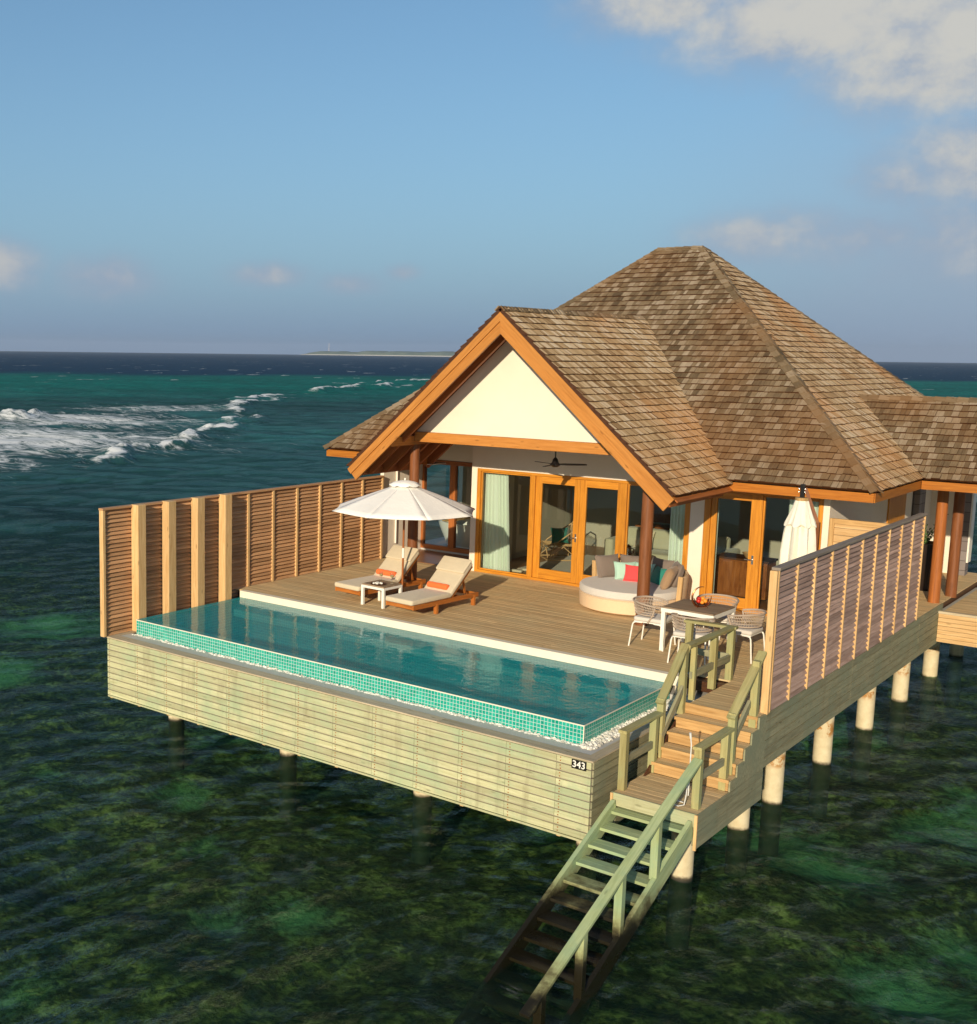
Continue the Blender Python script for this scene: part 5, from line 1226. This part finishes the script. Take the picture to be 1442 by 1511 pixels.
# ------------------------------------------------------------------ planter in the walkway
t = thing('planter_pot', 'tall dark planter pot behind the walkway column', 'pot', (10.25, 13.5, 0))
mb = MB(); mb.lathe([(0, 0), (.24, 0), (.30, .5), (.33, 1.0), (.30, 1.0), (.27, .93), (0, .93)], (10.25, 13.5, 0), 28); mb.build('pot', plain('dark_glaze', (.020, .012, .009), rough=.3), t, smooth=True)
t = thing('potted_plant', 'leafy green shrub growing in the dark planter pot', 'plant', (10.25, 13.5, .93))
mb = MB(); lf = MB(); rng = random.Random(5)
for i in range(26):
    a = rng.uniform(0, 6.28); l = rng.uniform(.2, .55); b = V((10.25, 13.5, .93)); e_ = b + V((math.cos(a) * l * .7, math.sin(a) * l * .7, l * rng.uniform(.6, 1.2))); mb.tube([b, b.lerp(e_, .5) + Z * .05, e_], .006, 5)
    for k in range(14):
        p = b.lerp(e_, .35 + .65 * k / 13) + V((rng.uniform(-.05, .05), rng.uniform(-.05, .05), rng.uniform(-.03, .05))); d1 = V((rng.uniform(-1, 1), rng.uniform(-1, 1), rng.uniform(-.2, .8))).normalized(); d2 = d1.orthogonal().normalized(); q = rng.uniform(.04, .08)
        lf.add([p, p + d1 * q * .5 + d2 * q * .25, p + d1 * q, p + d1 * q * .5 - d2 * q * .25], [(0, 1, 2, 3)])
mb.build('stem', M['leaf'], t); lf.build('foliage', M['leaf'], t)

# ------------------------------------------------------------------ indoors, seen through the glass
t = thing('bathtub', 'white freestanding bathtub behind the bathroom window', 'bathtub', (.5, 11.25, 0))
mb = MB(); n = 40; prof = [(.0, .03, .75), (.30, .03, .6), (.36, .10, .62), (.44, .45, .80), (.50, .62, .90), (.46, .62, .84), (.40, .45, .74), (.30, .18, .6), (.0, .17, .3)]; vs = []; fs = []
for (r, z, l) in prof:
    for k in range(n): a = 2 * PI * k / n; vs.append((.5 + (l if r else 0) * math.cos(a), 11.25 + r * math.sin(a), z + (.10 * abs(math.cos(a)) ** 3 if z > .5 else 0)))
for i in range(len(prof) - 1):
    for k in range(n): fs.append((i * n + k, i * n + (k + 1) % n, (i + 1) * n + (k + 1) % n, (i + 1) * n + k))
mb.add(vs, fs); mb.build('tub', M['porcelain'], t, smooth=True)
mb = MB(); mb.lathe([(.31, 0), (.33, 0), (.31, .05), (.0, .05)], (.5, 11.25, .0), 30, sx=1.8); mb.build('plinth', M['porcelain'], t, smooth=True)
t = thing('bath_caddy', 'wooden caddy board lying across the bathtub', 'caddy', (.15, 11.25, .66)); mb = MB(); mb.box(.02, .28, 10.78, 11.72, .655, .68); mb.build('board', M['tread'], t, bevel=.004)
mb = MB(); mb.box(.07, .23, 10.9, 11.3, .681, .72); mb.build('rack', M['tread'], t)
t = thing('rattan_chair', 'curved rattan armchair with teal cushion inside the glass door', 'chair', (3.05, 11.2, .03), rz=math.radians(-45))
f = LMB()
for s in (-1, 1):
    f.tube([(s * .38, -.36, .02), (s * .36, -.2, .40), (s * .36, .1, .62), (s * .30, .38, .80)], .016, 8); f.tube([(s * .36, -.36, .02), (s * .36, .36, .02)], .015, 8); f.tube([(s * .36, .34, .02), (s * .34, .36, .5), (s * .30, .38, .80)], .016, 8)
    f.tube([(s * .37, -.33, .05), (s * .36, 0, .34), (s * .37, .34, .05)], .013, 8)
f.tube([(-.30, .38, .80), (-.15, .44, .93), (.15, .44, .93), (.30, .38, .80)], .017, 8); f.tube([(-.37, -.35, .38), (0, -.38, .36), (.37, -.35, .38)], .016, 8)
f.tube([(-.36, -.35, .04), (-.2, -.37, .30), (.2, -.37, .30), (.36, -.35, .04)], .013, 8); f.tube([(-.38, -.36, .02), (.38, -.36, .02)], .014, 8)
f.build('frame', M['rattan'], t, smooth=True); f = LMB()
for i in range(13): x = -.32 + .0533 * i; f.tube([(x, -.34, .375), (x, .32, .34), (x * .9, .40, .86)], .007, 6)
f.build('seat_weave', M['rattan'], t, smooth=True)
pillow('cushion', 'teal cushion on the rattan armchair indoors', (3.10, 11.12, .60), math.radians(-45), math.radians(20), .42, .38, .15, M['teal'])
t = thing('sofa', 'sage green sofa indoors behind the daybed', 'sofa', (5.6, 11.6, .03)); f = LMB(); rbox(f, -1.2, 1.2, -.42, .42, .05, .40, .06); f.build('seat', M['sofa'], t, smooth=True)
f = LMB(); rbox(f, -1.2, 1.2, .20, .45, .401, .85, .06); f.build('backrest', M['sofa'], t, smooth=True)
for s in (-1, 1): f = LMB(); rbox(f, min(s * 1.201, s * 1.42), max(s * 1.201, s * 1.42), -.42, .45, .05, .62, .05); f.build('armrest', M['sofa'], t, smooth=True)
for i, (x, m, lab) in enumerate([(6.35, 'aqua', 'aqua patterned cushion on the sofa beside the curtain'), (6.60, 'mattress', 'cream cushion behind the aqua cushion on the sofa'), (4.95, 'mattress', 'cream cushion at the left end of the sofa')]):
    pillow('cushion', lab, (x, 11.55 + (.1 if i else 0), .66 + (.06 if i == 1 else 0)), math.radians(-90), math.radians(18), .46, .42, .15, M[m])
t = thing('coffee_table', 'dark round coffee table indoors in front of the sofa', 'table', (5.3, 10.5, .03)); f = LMB(); f.cyl((0, 0, .40), (0, 0, .43), .42, n=32); f.build('table_top', M['darkwood'], t, smooth=True)
for k in range(3): a = 2 * PI * k / 3; f = LMB(); f.tube([(.1 * math.cos(a), .1 * math.sin(a), .40), (.34 * math.cos(a), .34 * math.sin(a), 0)], .018, 8); f.build('leg', M['darkwood'], t, smooth=True)
t = thing('coffee_pot', 'shiny black and steel coffee pot on the coffee table', 'pot', (5.15, 10.42, .46)); f = LMB(); f.lathe([(0, 0), (.07, 0), (.075, .08), (.06, .16), (.065, .2), (0, .2)], n=20); f.build('body', M['chrome'], t, smooth=True)
f = LMB(); f.tube([(.065, 0, .17), (.12, 0, .16), (.12, 0, .07), (.07, 0, .05)], .011, 8); f.build('handle', M['black'], t, smooth=True); f = LMB(); f.lathe([(0, .2), (.062, .2), (.03, .225), (.012, .25), (0, .25)], n=16); f.build('lid', M['black'], t, smooth=True)
t = thing('sideboard', 'reddish wooden sideboard indoors behind the single glass door', 'sideboard', (7.9, 9.9, .015)); f = LMB(); f.box(-.5, .5, -.25, .25, .05, .78); f.build('carcass', M['cabinet'], t); f = LMB(); f.box(-.53, .53, -.28, .28, .7805, .82); f.build('counter', M['darkwood'], t, bevel=.004)
for s in (-1, 1): f = LMB(); f.box(s * .25 - .23, s * .25 + .23, -.272, -.2515, .09, .75); f.build('door', M['cabinet'], t, bevel=.004)
t = thing('bread_bowl', 'round tan basket on the wooden sideboard', 'bowl', (8.0, 9.85, .837)); f = LMB(); f.lathe([(0, 0), (.10, 0), (.17, .10), (.16, .10), (.09, .02), (0, .02)], n=24); f.build('bowl', M['rattan'], t, smooth=True)
t = thing('spindle_chair', 'wooden spindle-back chair with cream seat pad behind the folded parasol', 'chair', (8.95, 9.55, .015), rz=math.radians(20)); f = LMB(); f.box(-.25, .25, -.24, .24, .40, .44); f.build('seat', M['cabinet'], t, bevel=.006)
for x in (-.22, .22):
    for y in (-.21, .21): f = LMB(); f.tube([(x, y, 0), (x * .97, y * .97, .40)], .02, 8); f.build('leg', M['cabinet'], t, smooth=True)
f = LMB()
for i in range(7): f.tube([(-.21 + .07 * i, -.22, .44), (-.23 + .077 * i, -.27, .88)], .009, 6)
f.build('spindles', M['cabinet'], t); f = LMB(); f.beam((-.26, -.27, .89), (.26, -.27, .89), .03, .06); f.build('top_rail', M['cabinet'], t, bevel=.006); f = LMB(); rbox(f, -.22, .22, -.2, .22, .441, .49, .02); f.build('seat_pad', M['mattress'], t, smooth=True)
for i, (x, y, rr) in enumerate([(2.98, 9.05, .1), (3.12, 9.35, .35)]):
    mb = MB(); rbox(mb, -.14, .14, -.06, .06, 0, .05, .015); o = mb.build('folded_slipper', M['mattress'], None, smooth=True); o.location = (x + .2, y, .016); o.rotation_euler = (0, 0, rr); tag(o, ['pale slipper on the indoor floor nearer the glass', 'pale slipper on the indoor floor farther from the glass'][i], 'slipper', 'slippers on the floor')
t = thing('writing_desk', 'tall reddish desk against the indoor back wall', 'desk', (4.6, 13.25, .015)); f = LMB(); f.box(-.5, .5, -.25, .25, .70, .75); f.build('desktop', M['cabinet'], t, bevel=.004)
for x in (-.46, .46): f = LMB(); f.box(x - .03, x + .03, -.22, .22, 0, .699); f.build('leg', M['cabinet'], t)
f = LMB(); f.box(-.42, .42, .20, .24, .80, 1.9); f.build('mirror_panel', M['cabinet'], t, bevel=.004)

# ------------------------------------------------------------------ sea air
hm = bpy.data.materials.new('sea_air'); hm.use_nodes = True; nt = hm.node_tree; nt.nodes.clear(); o = nt.nodes.new('ShaderNodeOutputMaterial')
pv = nt.nodes.new('ShaderNodeVolumePrincipled'); pv.inputs['Color'].default_value = (.80, .88, 1.0, 1); pv.inputs['Density'].default_value = .00015; pv.inputs['Anisotropy'].default_value = 0.2
nt.links.new(pv.outputs[0], o.inputs['Volume'])
mb = MB(); mb.box(-4700, 4700, -4700, 4700, -9, 46); o = mb.build('haze', hm); tag(o, 'thin pale sea air towards the horizon', None, kind='stuff')
